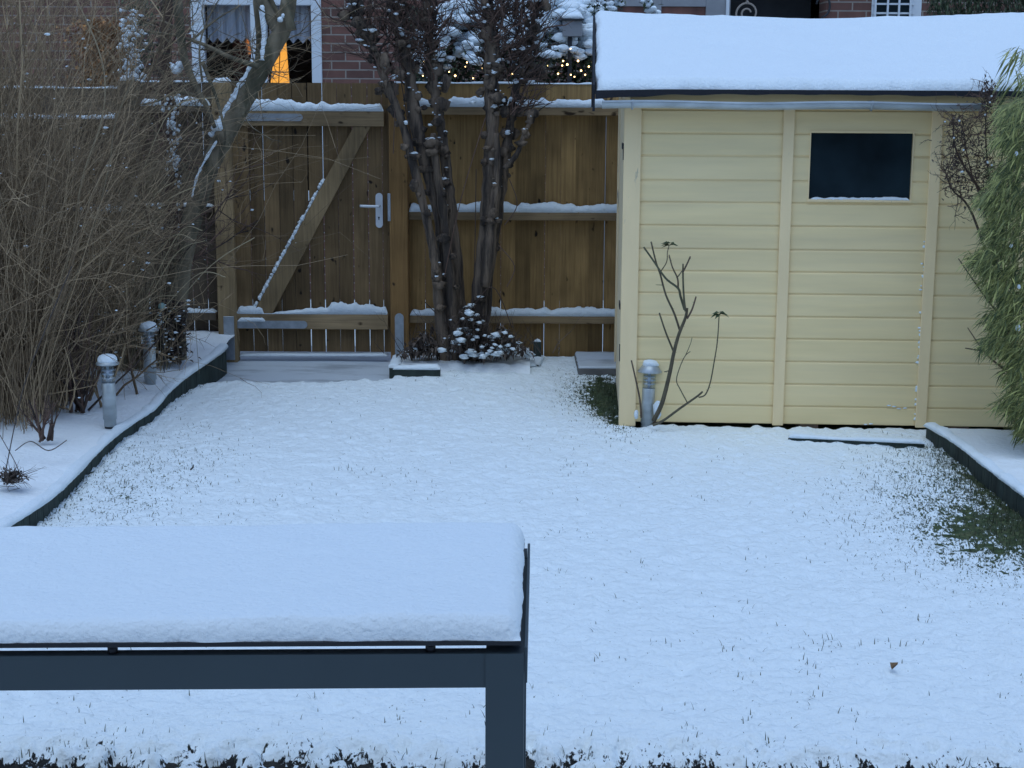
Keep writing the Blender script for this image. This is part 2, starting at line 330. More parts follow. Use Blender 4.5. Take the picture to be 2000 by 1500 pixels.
# ------------------------------------------------------------------ shape helpers
def snow_ridge(mb, pts, width, height, amp=.3, step=.014, sc=.05, taper=True, nsec=7, lumpy=0):
    """heaped snow lying along a polyline; pts at the level it rests on; width is full width across"""
    pts = [Vector(p) for p in pts]; samp = []
    for a, b in zip(pts[:-1], pts[1:]):
        n = max(1, int((b-a).length/step)); samp += [a.lerp(b, i/n) for i in range(n)]
    samp.append(pts[-1]); m = len(samp); n0 = len(mb.v); off = random.random()*100
    s = np.arange(m)*step
    hn = 1+amp*2*fbm(s+off, s*0+off, sc*3, 3, 5)
    if lumpy: hn = hn+lumpy*2*fbm(s+off*2, s*0, sc, 2, 9)
    hgt = height if hasattr(height, '__len__') else [height]*m
    for i, p in enumerate(samp):
        d = samp[min(i+1, m-1)]-samp[max(i-1, 0)]; d.z = 0
        if d.length < 1e-9: d = Vector((1,0,0))
        d.normalize(); nrm = Vector((-d.y, d.x, 0)); e = 1.0
        if taper:
            q = min(i, m-1-i)*step/.02; e = math.sqrt(max(.02, min(1, q)))
        H = (height(i/(m-1)) if callable(height) else height)*hn[i]*e
        W = (width(i/(m-1)) if callable(width) else width)*.5*(1+.25*(hn[i]-1))
        for k in range(nsec):
            a = math.pi*k/(nsec-1); cx = -math.cos(a); cz = math.sin(a)
            cx = math.copysign(abs(cx)**.8, cx); cz = cz**.6
            w = 1+random.uniform(-.05, .05)
            v = p+nrm*(cx*W*w)+Vector((0,0,cz*H*w)); mb.v.append(tuple(v))
    for i in range(m-1):
        for k in range(nsec-1):
            a = n0+i*nsec+k; mb.f.append((a, a+nsec, a+nsec+1, a+1)); mb.t.append(.5)
        mb.f.append((n0+i*nsec+nsec-1, n0+(i+1)*nsec+nsec-1, n0+(i+1)*nsec, n0+i*nsec)); mb.t.append(.5)
    mb.f.append(tuple(n0+k for k in range(nsec-1, -1, -1))); mb.f.append(tuple(n0+(m-1)*nsec+k for k in range(nsec))); mb.t += [.5, .5]
def snow_slab(mb, fn, w, d, t, r=.03, amp=.12, step=.012, seed=3, sc=.09, wobk=.35):
    """fn(u,v,h)->point; u in 0..w, v in 0..d"""
    def axis(Ln):
        a = [0, r*.03, r*.12, r*.3, r*.55, r*.8, r]; mid = np.linspace(r, Ln-r, max(3, int((Ln-2*r)/step)))[1:]
        return np.array(a+list(mid)+[Ln-x for x in a[:-1]][::-1])
    U = axis(w); V = axis(d); UU, VV = np.meshgrid(U, V, indexing='ij')
    du = np.minimum(UU, w-UU); dv = np.minimum(VV, d-VV)
    q = lambda x: 1-np.clip(x/r, 0, 1)
    rr = np.sqrt(np.clip(1-np.clip(q(du)**2+q(dv)**2, 0, 1), 0, 1))
    H = t*rr*(1+amp*2*fbm(UU, VV, sc, 3, seed))+t*.35*rr*fbm(UU, VV, .6, 2, seed+4)
    # wobble the outline
    wob = wobk*r
    Uo = UU+wob*fbm(VV, UU, .05, 3, seed+7)*(du < r*1.5)*2; Vo = VV+wob*fbm(UU, VV, .05, 3, seed+8)*(dv < r*1.5)*2
    n0 = len(mb.v); a, b = UU.shape
    for i in range(a):
        for j in range(b): mb.v.append(tuple(fn(Uo[i, j], Vo[i, j], H[i, j])))
    for i in range(a-1):
        for j in range(b-1):
            k = n0+i*b+j; mb.f.append((k, k+b, k+b+1, k+1)); mb.t.append(.5)
def spline(pts, rad=None, n=5):
    P_ = [Vector(p) for p in pts]; out = []; ro = []
    for i in range(len(P_)-1):
        p0 = P_[max(i-1, 0)]; p1 = P_[i]; p2 = P_[i+1]; p3 = P_[min(i+2, len(P_)-1)]
        for k in range(n):
            t = k/n; t2 = t*t; t3 = t2*t
            out.append(.5*((2*p1)+(-p0+p2)*t+(2*p0-5*p1+4*p2-p3)*t2+(-p0+3*p1-3*p2+p3)*t3))
            if rad: ro.append(rad[i]*(1-t)+rad[i+1]*t)
    out.append(P_[-1])
    if rad: ro.append(rad[-1])
    return (out, ro) if rad else out
def rv(s=1): return Vector((random.gauss(0, s), random.gauss(0, s), random.gauss(0, s)))
def grow(mb, p, d, L, r, lvl, nseg=6, wob=.18, kids=6, up=.1, ang=.6, tips=None, klen=.5, t0=.25, sides=4, krad=.55, yflat=1.0):
    pts = [Vector(p)]; d = Vector(d).normalized(); st = L/nseg
    for i in range(nseg):
        d = (d+rv(wob)+Vector((0,0,up))).normalized(); d.y *= yflat; pts.append(pts[-1]+d*st)
    mb.tube(pts, [r*(1-.75*i/nseg) for i in range(nseg+1)], sides if r > .004 else 3, cap=False)
    if tips is not None: tips.append((pts[-1], d.copy(), lvl))
    if lvl > 0:
        for k in range(kids):
            t = t0+(1-t0)*random.random(); i = min(int(t*nseg), nseg-1); q = pts[i].lerp(pts[i+1], t*nseg-i)
            dd = (pts[i+1]-pts[i]).normalized()+rv(ang)
            grow(mb, q, dd, L*klen*random.uniform(.6, 1.25)*(1-.4*t), max(.0012, r*krad*(1-.5*t)), lvl-1, max(3, nseg-1), wob, kids, up, ang, tips, klen, .15, sides, krad, yflat)

# ================================================================== GROUND
Yf = 10.16                                   # line of the back fence
def gauss(x, y, c, sx, sy): return np.exp(-((x-c[0])/sx)**2-((y-c[1])/sy)**2)
# left edging line: (pixel x, pixel y, height of its top)
LE = [(437,672,.145),(418,690,.13),(362,728,.10),(322,762,.076),(292,795,.060),(228,838,.050),(180,880,.053),(112,948,.062),(58,988,.070),(0,1024,.070),(-90,1085,.070)]
LEp = [G(*p) for p in LE]
le_y = np.array([p.y for p in LEp])[::-1]; le_x = np.array([p.x for p in LEp])[::-1]
RE = [(1815,826,.075),(1870,858,.070),(1930,903,.078),(2000,955,.085),(2100,1030,.09)]
REp = [G(*p) for p in RE]
re_y = np.array([p.y for p in REp])[::-1]; re_x = np.array([p.x for p in REp])[::-1]
pc = G(610, 724); lip = G(610, 745).y
def thin(x, y):
    a = G(1935, 985); b = G(1850, 900); c = G(250, 960); d = G(330, 870); e = G(1140, 760); f = G(1195, 775); g = G(1990, 1040); h = G(1960,1100)
    t = .88*gauss(x, y, a, .55, .66)+.45*gauss(x, y, b, .35, .6)+.50*gauss(x, y, c, .35, .7)+.25*gauss(x, y, d, .4, .6)+.75*gauss(x, y, e, .16, .75)+2.0*gauss(x, y, f, .12, .8)+.75*gauss(x, y, g, .3, .4)+.45*gauss(x,y,h,.5,.45)
    ex = np.interp(y, re_y, re_x); t = t+.6*np.exp(-np.abs(x-ex+.02)/.07)*(y < 7.6)*(y > 5.5)
    lx = np.interp(y, le_y, le_x); t = t+.5*np.exp(-np.abs(x-lx-.02)/.05)
    return t
xs = np.arange(-3.6, 3.6, .0135); ys = np.concatenate([np.arange(3.3, 6.2, .0125), np.arange(6.2, 10.1, .0165)])
XX, YY = np.meshgrid(xs, ys, indexing='ij')
TH = thin(XX, YY)
edge_n = .05*fbm(XX, YY, .22, 3, 21)*2+.10*fbm(XX, YY, .05, 2, 33)*2
dep = .030*(1-.85*np.clip(TH, 0, 1.3))+.010*fbm(XX, YY, .5, 2, 1)+.024*fbm(XX, YY, .05, 3, 2)+.006*fbm(XX, YY*1.3, .022, 1, 19)+.035*np.clip(TH*1.2, 0, 1)*fbm(XX, YY, .034, 2, 12)+.02*np.clip(TH, 0, 1)*fbm(XX, YY, .12, 2, 14)+.006*fbm(XX, YY*1.6, .12, 2, 6)
dim = fbm(XX, YY, .13, 2, 41); dep -= .10*np.clip(dim-.24, 0, 1)*np.clip((5.6-YY)/1.0, .15, 1)
near = np.clip((G(1000,1462,-.02).y-YY+edge_n*1.0)/.13, 0, 1); dep -= near*.05; dep += near*(1-near)*.16*fbm(XX, YY, .04, 2, 52)+near*.05*fbm(XX, YY, .03, 2, 55)
TZ = -.030
for _k in range(150):   # small hollows pressed into the snow
    _x = RNG.uniform(-2.6, 2.6); _y = 3.8+abs(RNG.normal(0, .9)); _r = RNG.uniform(.010, .028)
    dep = dep-RNG.uniform(.35, .7)*_r*np.exp(-((XX-_x)/_r)**2-((YY-_y)/(_r*.8))**2)
ZS = TZ+dep
_so = G(1218, 826, 0); _v = (math.sin(R(2.7)), math.cos(R(2.7)))
_dv = (XX-_so.x)*_v[0]+(YY-_so.y)*_v[1]; _du = (XX-_so.x)*_v[1]-(YY-_so.y)*_v[0]
_ka, _kb = G(860, 718, 0), G(1050, 700, 0); _ky = _ka.y+(XX-_ka.x)*(_kb.y-_ka.y)/(_kb.x-_ka.x)
ZS = ZS+.045*np.exp(-((YY-_ky)/.12)**2)*np.clip((XX-_ka.x)/.12, 0, 1)*np.clip((_kb.x+.05-XX)/.1, 0, 1)
ZS = ZS-.06*np.clip((_dv+.035+.05*fbm(XX, YY, .12, 2, 77))/.04, 0, 1)*np.clip((_du-.0)/.03, 0, 1)
# sunken paved path in front of the gate, and the strip beside the shed
px0 = G(428, 735).x; px1 = G(768, 735).x
pathmask = np.clip((YY-(lip+.10*fbm(XX, YY, .5, 2, 8)+.35*np.clip((XX-px1+.35), 0, .5)+.05*fbm(XX,YY,.08,2,9)))/.05, 0, 1)*np.clip((px1-XX+.03*fbm(XX,YY,.1,2,3))/.03, 0, 1)
ZS = ZS-.11*pathmask
def grid_obj(name, XX, YY, ZZ, mt, smooth=True):
    a, b = XX.shape; co = np.stack([XX, YY, ZZ], -1).reshape(-1, 3)
    idx = np.arange(a*b).reshape(a, b); q = np.stack([idx[:-1,:-1], idx[1:,:-1], idx[1:,1:], idx[:-1,1:]], -1).reshape(-1, 4)
    me = bpy.data.meshes.new(name); me.vertices.add(len(co)); me.vertices.foreach_set('co', co.ravel())
    me.loops.add(q.size); me.loops.foreach_set('vertex_index', q.ravel()); me.polygons.add(len(q)); me.polygons.foreach_set('loop_start', np.arange(0, q.size, 4))
    me.update(calc_edges=True); me.polygons.foreach_set('use_smooth', np.full(len(q), smooth)); me.materials.append(mt)
    o = bpy.data.objects.new(name, me); C.objects.link(o); return o
lawn = grid_obj('lawn', XX, YY, ZS, M['lawn_cover'])
cover = .60*TH+.12*fbm(XX, YY, .35, 3, 97)*np.clip(TH*2, 0, 1)+.35*np.clip(fbm(XX, YY, .28, 3, 80)+.5*fbm(XX, YY, .9, 2, 84)-.12, 0, 1)+1.15*near**1.6
_b = lawn.data.attributes.new('earth', 'FLOAT', 'POINT'); _b.data.foreach_set('value', (np.clip(near*3, 0, 1)).ravel().astype(np.float32))
_a = lawn.data.attributes.new('thin', 'FLOAT', 'POINT'); _a.data.foreach_set('value', cover.ravel().astype(np.float32)); tag(lawn, 'lawn under a thin bumpy layer of fresh snow', 'lawn', kind='structure')
tx = np.arange(-3.6, 3.6, .05); ty = np.arange(3.92, 10.15, .05); TX, TY = np.meshgrid(tx, ty, indexing='ij')
tz = TZ+.006*fbm(TX, TY, .1, 2, 50)
tz = tz-.10*np.clip((TY-lip-.12)/.03, 0, 1)*(TX < px1-.05)*(TX > px0-.4)
turf = grid_obj('turf', TX, TY, tz, M['turf']); tag(turf, 'dark green turf showing where the snow is thin', 'turf', kind='structure')
mb = MB(); mb.box(-60, 60, -30, 120, -.40, -.155); g = obj('ground', mb, M['snow']); tag(g, 'snow covered ground reaching to the horizon', 'ground', kind='structure')
# dark soil strip at the near rim of the lawn
sx = np.arange(-3.0, 3.0, .02); sy = np.arange(3.2, 4.05, .02); SX, SY = np.meshgrid(sx, sy, indexing='ij')
s_ = grid_obj('soil', SX, SY, -.045+.03*fbm(SX, SY, .04, 3, 60)-.02*np.clip((SY-3.95)/.05,0,1), M['soil']); tag(s_, 'dark soil showing at the near edge of the lawn', 'soil', kind='structure')
# paved path in front of the gate
pxs = np.arange(px0-.25, px1+.05, .02); pys = np.arange(lip-.1, Yf+.6, .02); PX, PY = np.meshgrid(pxs, pys, indexing='ij')
pth = grid_obj('path', PX, PY, -.045+.006*fbm(PX, PY*2, .3, 3, 70), M['thin_snow']); tag(pth, 'paved path with trodden thin snow before the gate', 'path', kind='structure')
# ground behind fence is the big sheet; terrace under the table
mb = MB(); mb.box(-4, 4, -3, 3.25, -.154, -.03); t = obj('terrace', mb, M['snow']); tag(t, 'snowy terrace the table stands on', 'terrace', kind='structure')

# snow clumps on the soil at the near rim
mb = MB()
for i in range(160):
    x = random.uniform(-1.7, 1.7); y = 3.80-abs(random.gauss(0, .06)); s = random.uniform(.003, .010)
    mb.blob((x, y, -.045+s*.3), s*1.3, s*1.2, s*.8, .35, 7, 5)
o = obj('snow_clumps', mb, M['snow'], smooth=True); tag(o, 'small snow clumps on the dark soil at the near lawn edge', 'snow', kind='stuff')

# grass blades poking through
mb = MB(); cnt = 0
def hz(x, y):
    i = int((x+3.6)/.0135); j = np.searchsorted(ys, y); return ZS[min(max(i,0),ZS.shape[0]-1), min(j, ZS.shape[1]-1)]
N_ = 130000; rx = RNG.uniform(-3.0, 3.1, N_); ry = RNG.uniform(3.75, 9.6, N_)
tt = thin(rx, ry); clump = fbm(rx, ry, .28, 3, 80)+.5*fbm(rx, ry, .9, 2, 84); prob = .005+.35*np.clip(clump-.15, 0, 1)+.75*np.clip(tt-.06, 0, 1)
prob *= np.where(ry > 7.3, .8, 1.0)
keep = RNG.rand(N_) < prob
lxx = np.interp(ry, le_y, le_x); rxx = np.interp(ry, re_y, re_x)
keep &= (rx > lxx+.02) & ((rx < rxx-.02) | (ry > 7.7)) & ~((ry > lip) & (rx < px1))
for x, y, t_ in zip(rx[keep], ry[keep], tt[keep]):
    z = max(hz(x, y), TZ)-.004; L_ = random.uniform(.006, .022); mb.blade((x, y, z), L_, .0030, random.uniform(0, .022))
for k in range(95):
    cx_ = random.uniform(-2.2, 2.6); cy_ = 3.8+abs(random.gauss(0, 1.3))
    if cx_ < np.interp(cy_, le_y, le_x)+.1 or (cy_ < 7.8 and cx_ > np.interp(cy_, re_y, re_x)-.05): continue
    for j in range(random.randint(2, 9)):
        x = cx_+random.gauss(0, .03); y = cy_+random.gauss(0, .025); mb.blade((x, y, hz(x, y)-.004), random.uniform(.008, .028), .0030, random.uniform(0, .022))
# longer blades near the front rim and in the bare patches
for i in range(2600):
    k = random.random()
    if k < .10: x = random.uniform(-1.6, 1.6); y = 3.80+abs(random.gauss(0, .12)); L_ = random.uniform(.01, .03)
    elif k < .7:
        y = random.uniform(5.6, 7.5); x = np.interp(y, re_y, re_x)-.03-abs(random.gauss(0, .12)); L_ = random.uniform(.012, .035)
    else: q = G(1195, 775); x = q.x+random.gauss(0, .06); y = q.y+random.uniform(-.65, .75); L_ = random.uniform(.015, .035)
    mb.blade((x, y, TZ-.002), L_+max(0, hz(x, y)-TZ)*.8, .003, random.uniform(0, .02))
o = obj('grass', mb, M['blade']); tag(o, 'grass blades poking through the snow', 'grass', kind='stuff')

# ---------------------------------------------------------------- left bed
def bed(name, ex, ey, side, far, ztop, label, seed, y0, y1, dirt=0):
    yy = np.arange(y0, y1, .02); uu = np.concatenate([np.arange(0, .5, .02), np.arange(.5, far, .06)])
    UU, YB = np.meshgrid(uu, yy, indexing='ij'); E = np.interp(YB, ey, ex); XB = E+side*(UU+.0)
    if hasattr(ztop, '__len__'): ztop = np.interp(YB, ey, ztop)+.004+.05*np.clip(UU, 0, .8)
    ZB = ztop-.012+.03*fbm(XB, YB, .45, 3, seed)+.012*fbm(XB, YB, .09, 3, seed+3)+.004*np.clip(UU, 0, 1)
    if side < 0: XB = XB[:, ::-1]; YB = YB[:, ::-1]; ZB = ZB[:, ::-1]
    o = grid_obj(name, XB, YB, ZB, M['lawn_snow']); tag(o, label, 'flower bed', kind='structure'); return o
bed('flower_bed', le_x, le_y, -1, 5, np.array([p[2] for p in LE])[::-1], 'raised snow covered bed along the left of the lawn', 90, 5.2, Yf-.02)
bed('flower_bed', re_x, re_y, 1, 3, .060, 'snow covered bed between the kerb and the shed corner', 95, 5.0, REp[0].y-.02)
def edging(name, pts, zs, zb, label, th=.03, snow_h=.022, snow_w=.05, out=1):
    base = Vector((pts[0].x, pts[0].y, 0)); e = thing(name, label, 'garden edging', base)
    mb = MB(); st = []
    sp, zz = spline([Vector((p.x, p.y, 0)) for p in pts], zs, 14)
    for i in range(len(sp)-1):
        a, b = sp[i], sp[i+1]; d = (b-a).normalized(); n = Vector((-d.y, d.x, 0)); cor = random.uniform(-.002,.002)
        A = a+n*cor; B = b+n*cor*.2
        mb.quadbox([A+n*th/2+Vector((0,0,zb)), A-n*th/2+Vector((0,0,zb)), B-n*th/2+Vector((0,0,zb)), B+n*th/2+Vector((0,0,zb)),
                    A+n*th/2+Vector((0,0,zz[i])), A-n*th/2+Vector((0,0,zz[i])), B-n*th/2+Vector((0,0,zz[i+1])), B+n*th/2+Vector((0,0,zz[i+1]))])
    obj('edging_board', mb, M['edging'], e)
    mb = MB(); snow_ridge(mb, [Vector((p.x, p.y, z-.003)) for p, z in zip(sp, zz)], snow_w, snow_h, .5, .015, .06, lumpy=.3)
    obj('snow_cap', mb, M['snow'], e, smooth=True); return e
edging('garden_edging', LEp, [p[2]-.012 for p in LE], -.12, 'long dark board edging of the left bed with a line of snow on top', snow_w=.06)
edging('garden_edging', REp, [p[2]-.012 for p in RE], -.12, 'dark green kerb running from the shed corner to the right', snow_w=.06)
q0, q1 = G(1540, 843, .04), G(1806, 855, .04)
edging('garden_edging', [q0, q0.lerp(q1, .5), q1], [.016]*3, -.12, 'low dark edging in front of the shed wall with snow on top', snow_w=.05, snow_h=.016)

# ================================================================== FENCE + GATE
def fz(px, py, Y=Yf): return P(px, py, Y)
def boards(mb, x0, x1, zt, zb, y, w=.100, gapf=.5, th=.02, zj=.003):
    x = x0; pat = 0
    while x < x1-.02:
        ww = min(w*random.uniform(.93, 1.05), x1-x); gp = random.choice([.002, .004, .007, .009]) if random.random() < gapf else 0.0005
        yo = random.uniform(0, .006); z = zt+random.uniform(-zj, zj)
        a, b = x+gp/2, x+ww-gp/2; tilt = random.uniform(-.002, .002)
        mb.quadbox([(a+tilt,y+yo,zb),(b+tilt,y+yo,zb),(b+tilt,y+th+yo,zb),(a+tilt,y+th+yo,zb),(a,y+yo,z),(b,y+yo,z),(b,y+th+yo,z),(a,y+th+yo,z)])
        x += ww
def zat(py, px=900, Y=Yf): return P(px, py, Y).z
def rail_with_snow(par, x0, x1, zt, zb, ydepth, snow_h, name='rail', mt='rail_wood', hfun=None, y=Yf):
    mb = MB(); mb.bbox(x0, x1, y-ydepth, y-.002, zb, zt, .003)
    r = obj(name, mb, M[mt], par)
    mb = MB(); snow_ridge(mb, [(x0+.005, y-ydepth*.5-.002, zt-.002), (x1-.005, y-ydepth*.5-.002, zt-.002)], ydepth*.98, hfun or snow_h, .30, .012, .045, lumpy=.36)
    obj('snow_cap', mb, M['snow'], r, smooth=True); return r
xR0 = P(799, 400, Yf).x; xR1 = P(1222, 400, Yf).x; ztop = zat(163)
fr = thing('wooden_fence', 'brown board fence with three snowy rails between gate and shed', 'fence', (xR0, Yf, 0))
mb = MB(); boards(mb, xR0, xR1+.5, ztop, zat(690)-.02, Yf, gapf=.35); obj('boards', mb, M['fence_wood'], fr)
for (a, b, sh) in ((208,224,.052),(412,428,.055),(613,628,.045)):
    rail_with_snow(fr, xR0, xR1+.4, zat(a), zat(b), .075, sh)
mb = MB(); snow_ridge(mb, [(xR0, Yf+.01, ztop-.002), (xR1+.4, Yf+.01, ztop-.002)], .03, .011, .5, .012, .04, lumpy=.4); obj('snow_cap', mb, M['snow'], fr, smooth=True)
# left fence section
xL1 = P(420, 400, Yf).x; xL0 = P(285, 400, Yf).x
fl = thing('wooden_fence', 'grey brown slatted fence left of the gate post', 'fence', (xL0, Yf, 0))
mb = MB(); x = xL0
while x < xL1:
    mb.box(x+.003, x+.094, Yf, Yf+.02, zat(690)-.02, ztop+random.uniform(-.003,.003)); x += .0975
obj('boards', mb, M['left_wood'], fl)
for (a, b, sh) in ((209,221,.05),(404,416,.02),(610,625,.022)): rail_with_snow(fl, xL0, xL1, zat(a), zat(b), .075, sh, mt='left_wood')
mb = MB(); snow_ridge(mb, [(xL0, Yf+.01, ztop-.002), (xL1, Yf+.01, ztop-.002)], .03, .012, .5, .012, .04, lumpy=.4); obj('snow_cap', mb, M['snow'], fl, smooth=True)
xM0 = P(-420, 400, Yf).x
fm = thing('wooden_fence', 'dim lower fence behind the bare shrubs at far left', 'fence', (xM0, Yf, 0))
mb = MB(); z2 = zat(172, 100); boards(mb, xM0, xL0-.13, z2, -.02, Yf, gapf=.7); obj('boards', mb, M['left_wood'], fm)
for (a, b, sh) in ((231,245,.03),(412,426,.04),(612,627,.03)): rail_with_snow(fm, xM0, xL0-.13, zat(a,100), zat(b,100), .075, sh, mt='left_wood')
mb = MB(); snow_ridge(mb, [(xM0, Yf+.01, z2-.002), (xL0-.13, Yf+.01, z2-.002)], .03, .012, .5, .012, .04, lumpy=.4); obj('snow_cap', mb, M['snow'], fm, smooth=True)
def post(x0, x1, y0, y1, zt, label, mt='post_wood', zb=-.08, cap=.03):
    e = thing('fence_post', label, 'fence post', ((x0+x1)/2, (y0+y1)/2, 0))
    mb = MB(); mb.bbox(x0, x1, y0, y1, zb, zt, .006); obj('shaft', mb, M[mt], e)
    mb = MB(); snow_ridge(mb, [(x0+.005, (y0+y1)/2, zt-.003), (x1-.005, (y0+y1)/2, zt-.003)], (y1-y0)*.95, cap, .3, .01, .05); obj('snow_cap', mb, M['snow'], e, smooth=True)
    return e
a0 = P(420, 400, Yf-.1).x; a1 = P(456, 400, Yf-.1).x
pl = post(a0, a1, Yf-.12, Yf+.0-.004, zat(163), 'left gate post of brown timber behind the leaning tree', 'brace_wood')
b0 = P(761, 400, Yf-.1).x; b1 = P(797, 400, Yf-.1).x
pr = post(b0, b1, Yf-.12, Yf-.004, zat(163), 'right gate post of orange brown timber beside the lever handle', 'post_wood', cap=.012)
post(xL0-.125, xL0-.003, Yf-.11, Yf+.0, zat(157,270), 'weathered wide post between the two left fences behind shrubs', 'left_wood')
def plate(par, x0, x1, z0, z1, y, name, mt='steel', th=.006, bolts=(), rnd=0):
    mb = MB()
    if rnd:   # rounded ends along z or x
        L = []; w = x1-x0; h = z1-z0; r = min(w, h)/2; n = 8
        if rnd == 'x':
            L += [(x0, z0), (x1-r, z0)]+[(x1-r+r*math.sin(math.pi*i/n), z0+r-r*math.cos(math.pi*i/n)) for i in range(1, n)]+[(x1-r, z1), (x0, z1)]
        elif rnd == 'z':
            L += [(x0+r-r*math.cos(math.pi*i/n), z0+r-r*math.sin(math.pi*i/n)) for i in range(n+1)]+[(x1-r+r*math.cos(math.pi*i/n), z1-r+r*math.sin(math.pi*i/n)) for i in range(n+1)]
        m = len(L); k = len(mb.v)
        mb.v += [(a, y, b) for a, b in L]+[(a, y+th, b) for a, b in L]
        mb.f.append(tuple(range(m))); mb.f.append(tuple(range(2*m-1, m-1, -1))); mb.f += [(i, m+i, m+(i+1) % m, (i+1) % m) for i in range(m)]; mb.t += [.5]*(m+2)
    else: mb.bbox(x0, x1, y, y+th, z0, z1, .0015)
    for (bx, bz) in bolts: mb.tube([(bx, y+.001, bz), (bx, y-.005, bz)], .007, 8)
    return obj(name, mb, M[mt], par)
yA = Yf-.126
def PA(px, py): return P(px, py, yA)
q = PA(436, 618); w = PA(459, 703); cx = (q.x+w.x)/2
plate(pl, q.x, w.x, w.z, q.z, yA, 'post_anchor', bolts=[(cx, q.z-.03), (cx, w.z+.06), (cx, w.z+.16)])
q = PA(771, 612); w = PA(789, 700); cx = (q.x+w.x)/2
plate(pr, q.x, w.x, w.z, q.z, yA, 'post_anchor', bolts=[(cx, q.z-.03), (cx, w.z+.14)], rnd='z')
q = PA(758, 378); w = PA(763, 432); plate(pr, q.x-.004, w.x, w.z, q.z, yA+.0, 'strike_plate', 'steel')
# gate
g0 = P(458, 400, Yf-.02).x; g1 = P(760.8, 400, Yf-.02).x; Yg = Yf-.03
gt = thing('garden_gate', 'wooden garden gate with diagonal brace, lever handle and snow on its rails', 'gate', ((g0+g1)/2, Yg, 0))
mb = MB(); boards(mb, g0, g1, ztop-.002, zat(687), Yg, w=.098, gapf=.95); obj('boards', mb, M['gate_wood'], gt)
def gz(py): return P(600, py, Yg).z
hump = lambda t: .035+.030*math.exp(-((t-.35)/.45)**2)
rail_with_snow(gt, g0, P(753, 400, Yg).x, gz(216), gz(246), .05, .05, 'rail', 'rail_wood', hump, Yg)
hb = lambda t: (.045 if t < .17 else (.004 if t < .25 else .01+.075*math.exp(-((t-.80)/.30)**2)))
rail_with_snow(gt, g0, P(757, 400, Yg).x, gz(611), gz(641), .05, .05, 'rail', 'rail_wood', hb, Yg)
# stile at the hinge side
mb = MB(); q = P(489, 400, Yg).x; mb.bbox(g0, q, Yg-.028, Yg-.001, gz(611), gz(246), .003); obj('stile', mb, M['gate_wood'], gt)
# diagonal brace
A = P(496, 610, Yg); B = P(534, 610, Yg); Cc = P(725, 247, Yg); D = P(692, 247, Yg)
mb = MB(); f_, b_ = Yg-.045, Yg-.001
mb.quadbox([(A.x,f_,A.z),(B.x,f_,B.z),(B.x,b_,B.z),(A.x,b_,A.z),(D.x,f_,D.z),(Cc.x,f_,Cc.z),(Cc.x,b_,Cc.z),(D.x,b_,D.z)], .5)
br = obj('brace', mb, M['brace_wood'], gt)
mb = MB()
for i in range(420):
    t_ = random.random()**1.25*.72
    if fbm(np.array([t_*40.]), np.array([3.3]), 1.0, 2, 91)[0] < -.27: continue
    p = A.lerp(D, t_); s = random.choice([.005,.007,.010,.014])
    mb.blob((p.x-.006-random.uniform(0,.006), Yg-.024+random.uniform(-.015,.015), p.z), s, s, s*1.15, .35, 7, 5)
obj('snow', mb, M['snow'], br, smooth=True)
def PH(px, py): return P(px, py, Yg-.056)
for (x0, x1, y0, y1) in ((470, 591, 236, 222), (455, 600, 641, 627)):
    q = PH(x0, y0); w = PH(x1, y1)
    plate(gt, q.x, w.x, q.z, w.z, Yg-.056, 'hinge', rnd='x', bolts=[(q.x+(w.x-q.x)*k, (q.z+w.z)/2) for k in (.35, .65, .93)])
mb = MB(); q = PH(455, 634); mb.tube([(q.x-.02, Yg-.075, q.z-.04), (q.x-.02, Yg-.075, q.z+.07)], .011, 10)
mb.box(q.x-.045, q.x+.0, Yg-.092, Yg-.06, q.z-.025, q.z+.03)
obj('hinge_pin', mb, M['steel'], gt)
mb = MB(); q = PH(465, 627); w = PH(518, 627); snow_ridge(mb, [(q.x, Yg-.062, q.z), (w.x, Yg-.062, w.z)], .03, .022, .5, .01, .03); obj('snow_cap', mb, M['snow'], gt, smooth=True)
Yh = Yg-.016; q = P(734, 445, Yh); w = P(747, 377, Yh)
hd = plate(gt, q.x, w.x, q.z, w.z, Yh, 'handle_plate', 'white_metal', .012, rnd='z')
mb = MB(); c0 = P(741, 402, Yh); c1 = P(703, 402, Yh-.05)
mb.tube([(c0.x, Yh, c0.z), (c0.x, Yh-.05, c0.z)], .009, 10); mb.tube(spline([(c0.x+.006, Yh-.05, c0.z), (c0.x-.03, Yh-.052, c0.z), (c1.x, Yh-.05, c1.z-.001)], None, 4), .009, 10)
obj('lever', mb, M['white_metal'], hd, smooth=True)
mb = MB(); k = P(740, 425, Yh-.001); mb.tube([(k.x, Yh+.002, k.z), (k.x, Yh-.002, k.z)], .006, 10); mb.box(k.x-.0025, k.x+.0025, Yh-.002, Yh+.002, k.z-.016, k.z); obj('keyhole', mb, M['dark_metal'], hd)
# slush line and low step under the gate
mb = MB(); snow_ridge(mb, [P(470, 694, Yf-.02), P(757, 694, Yf-.02)], .10, .02, .4, .015, .06); o = obj('snow_drift', mb, M['snow'], smooth=True); tag(o, 'thin ridge of snow lying under the bottom of the gate', 'snow')

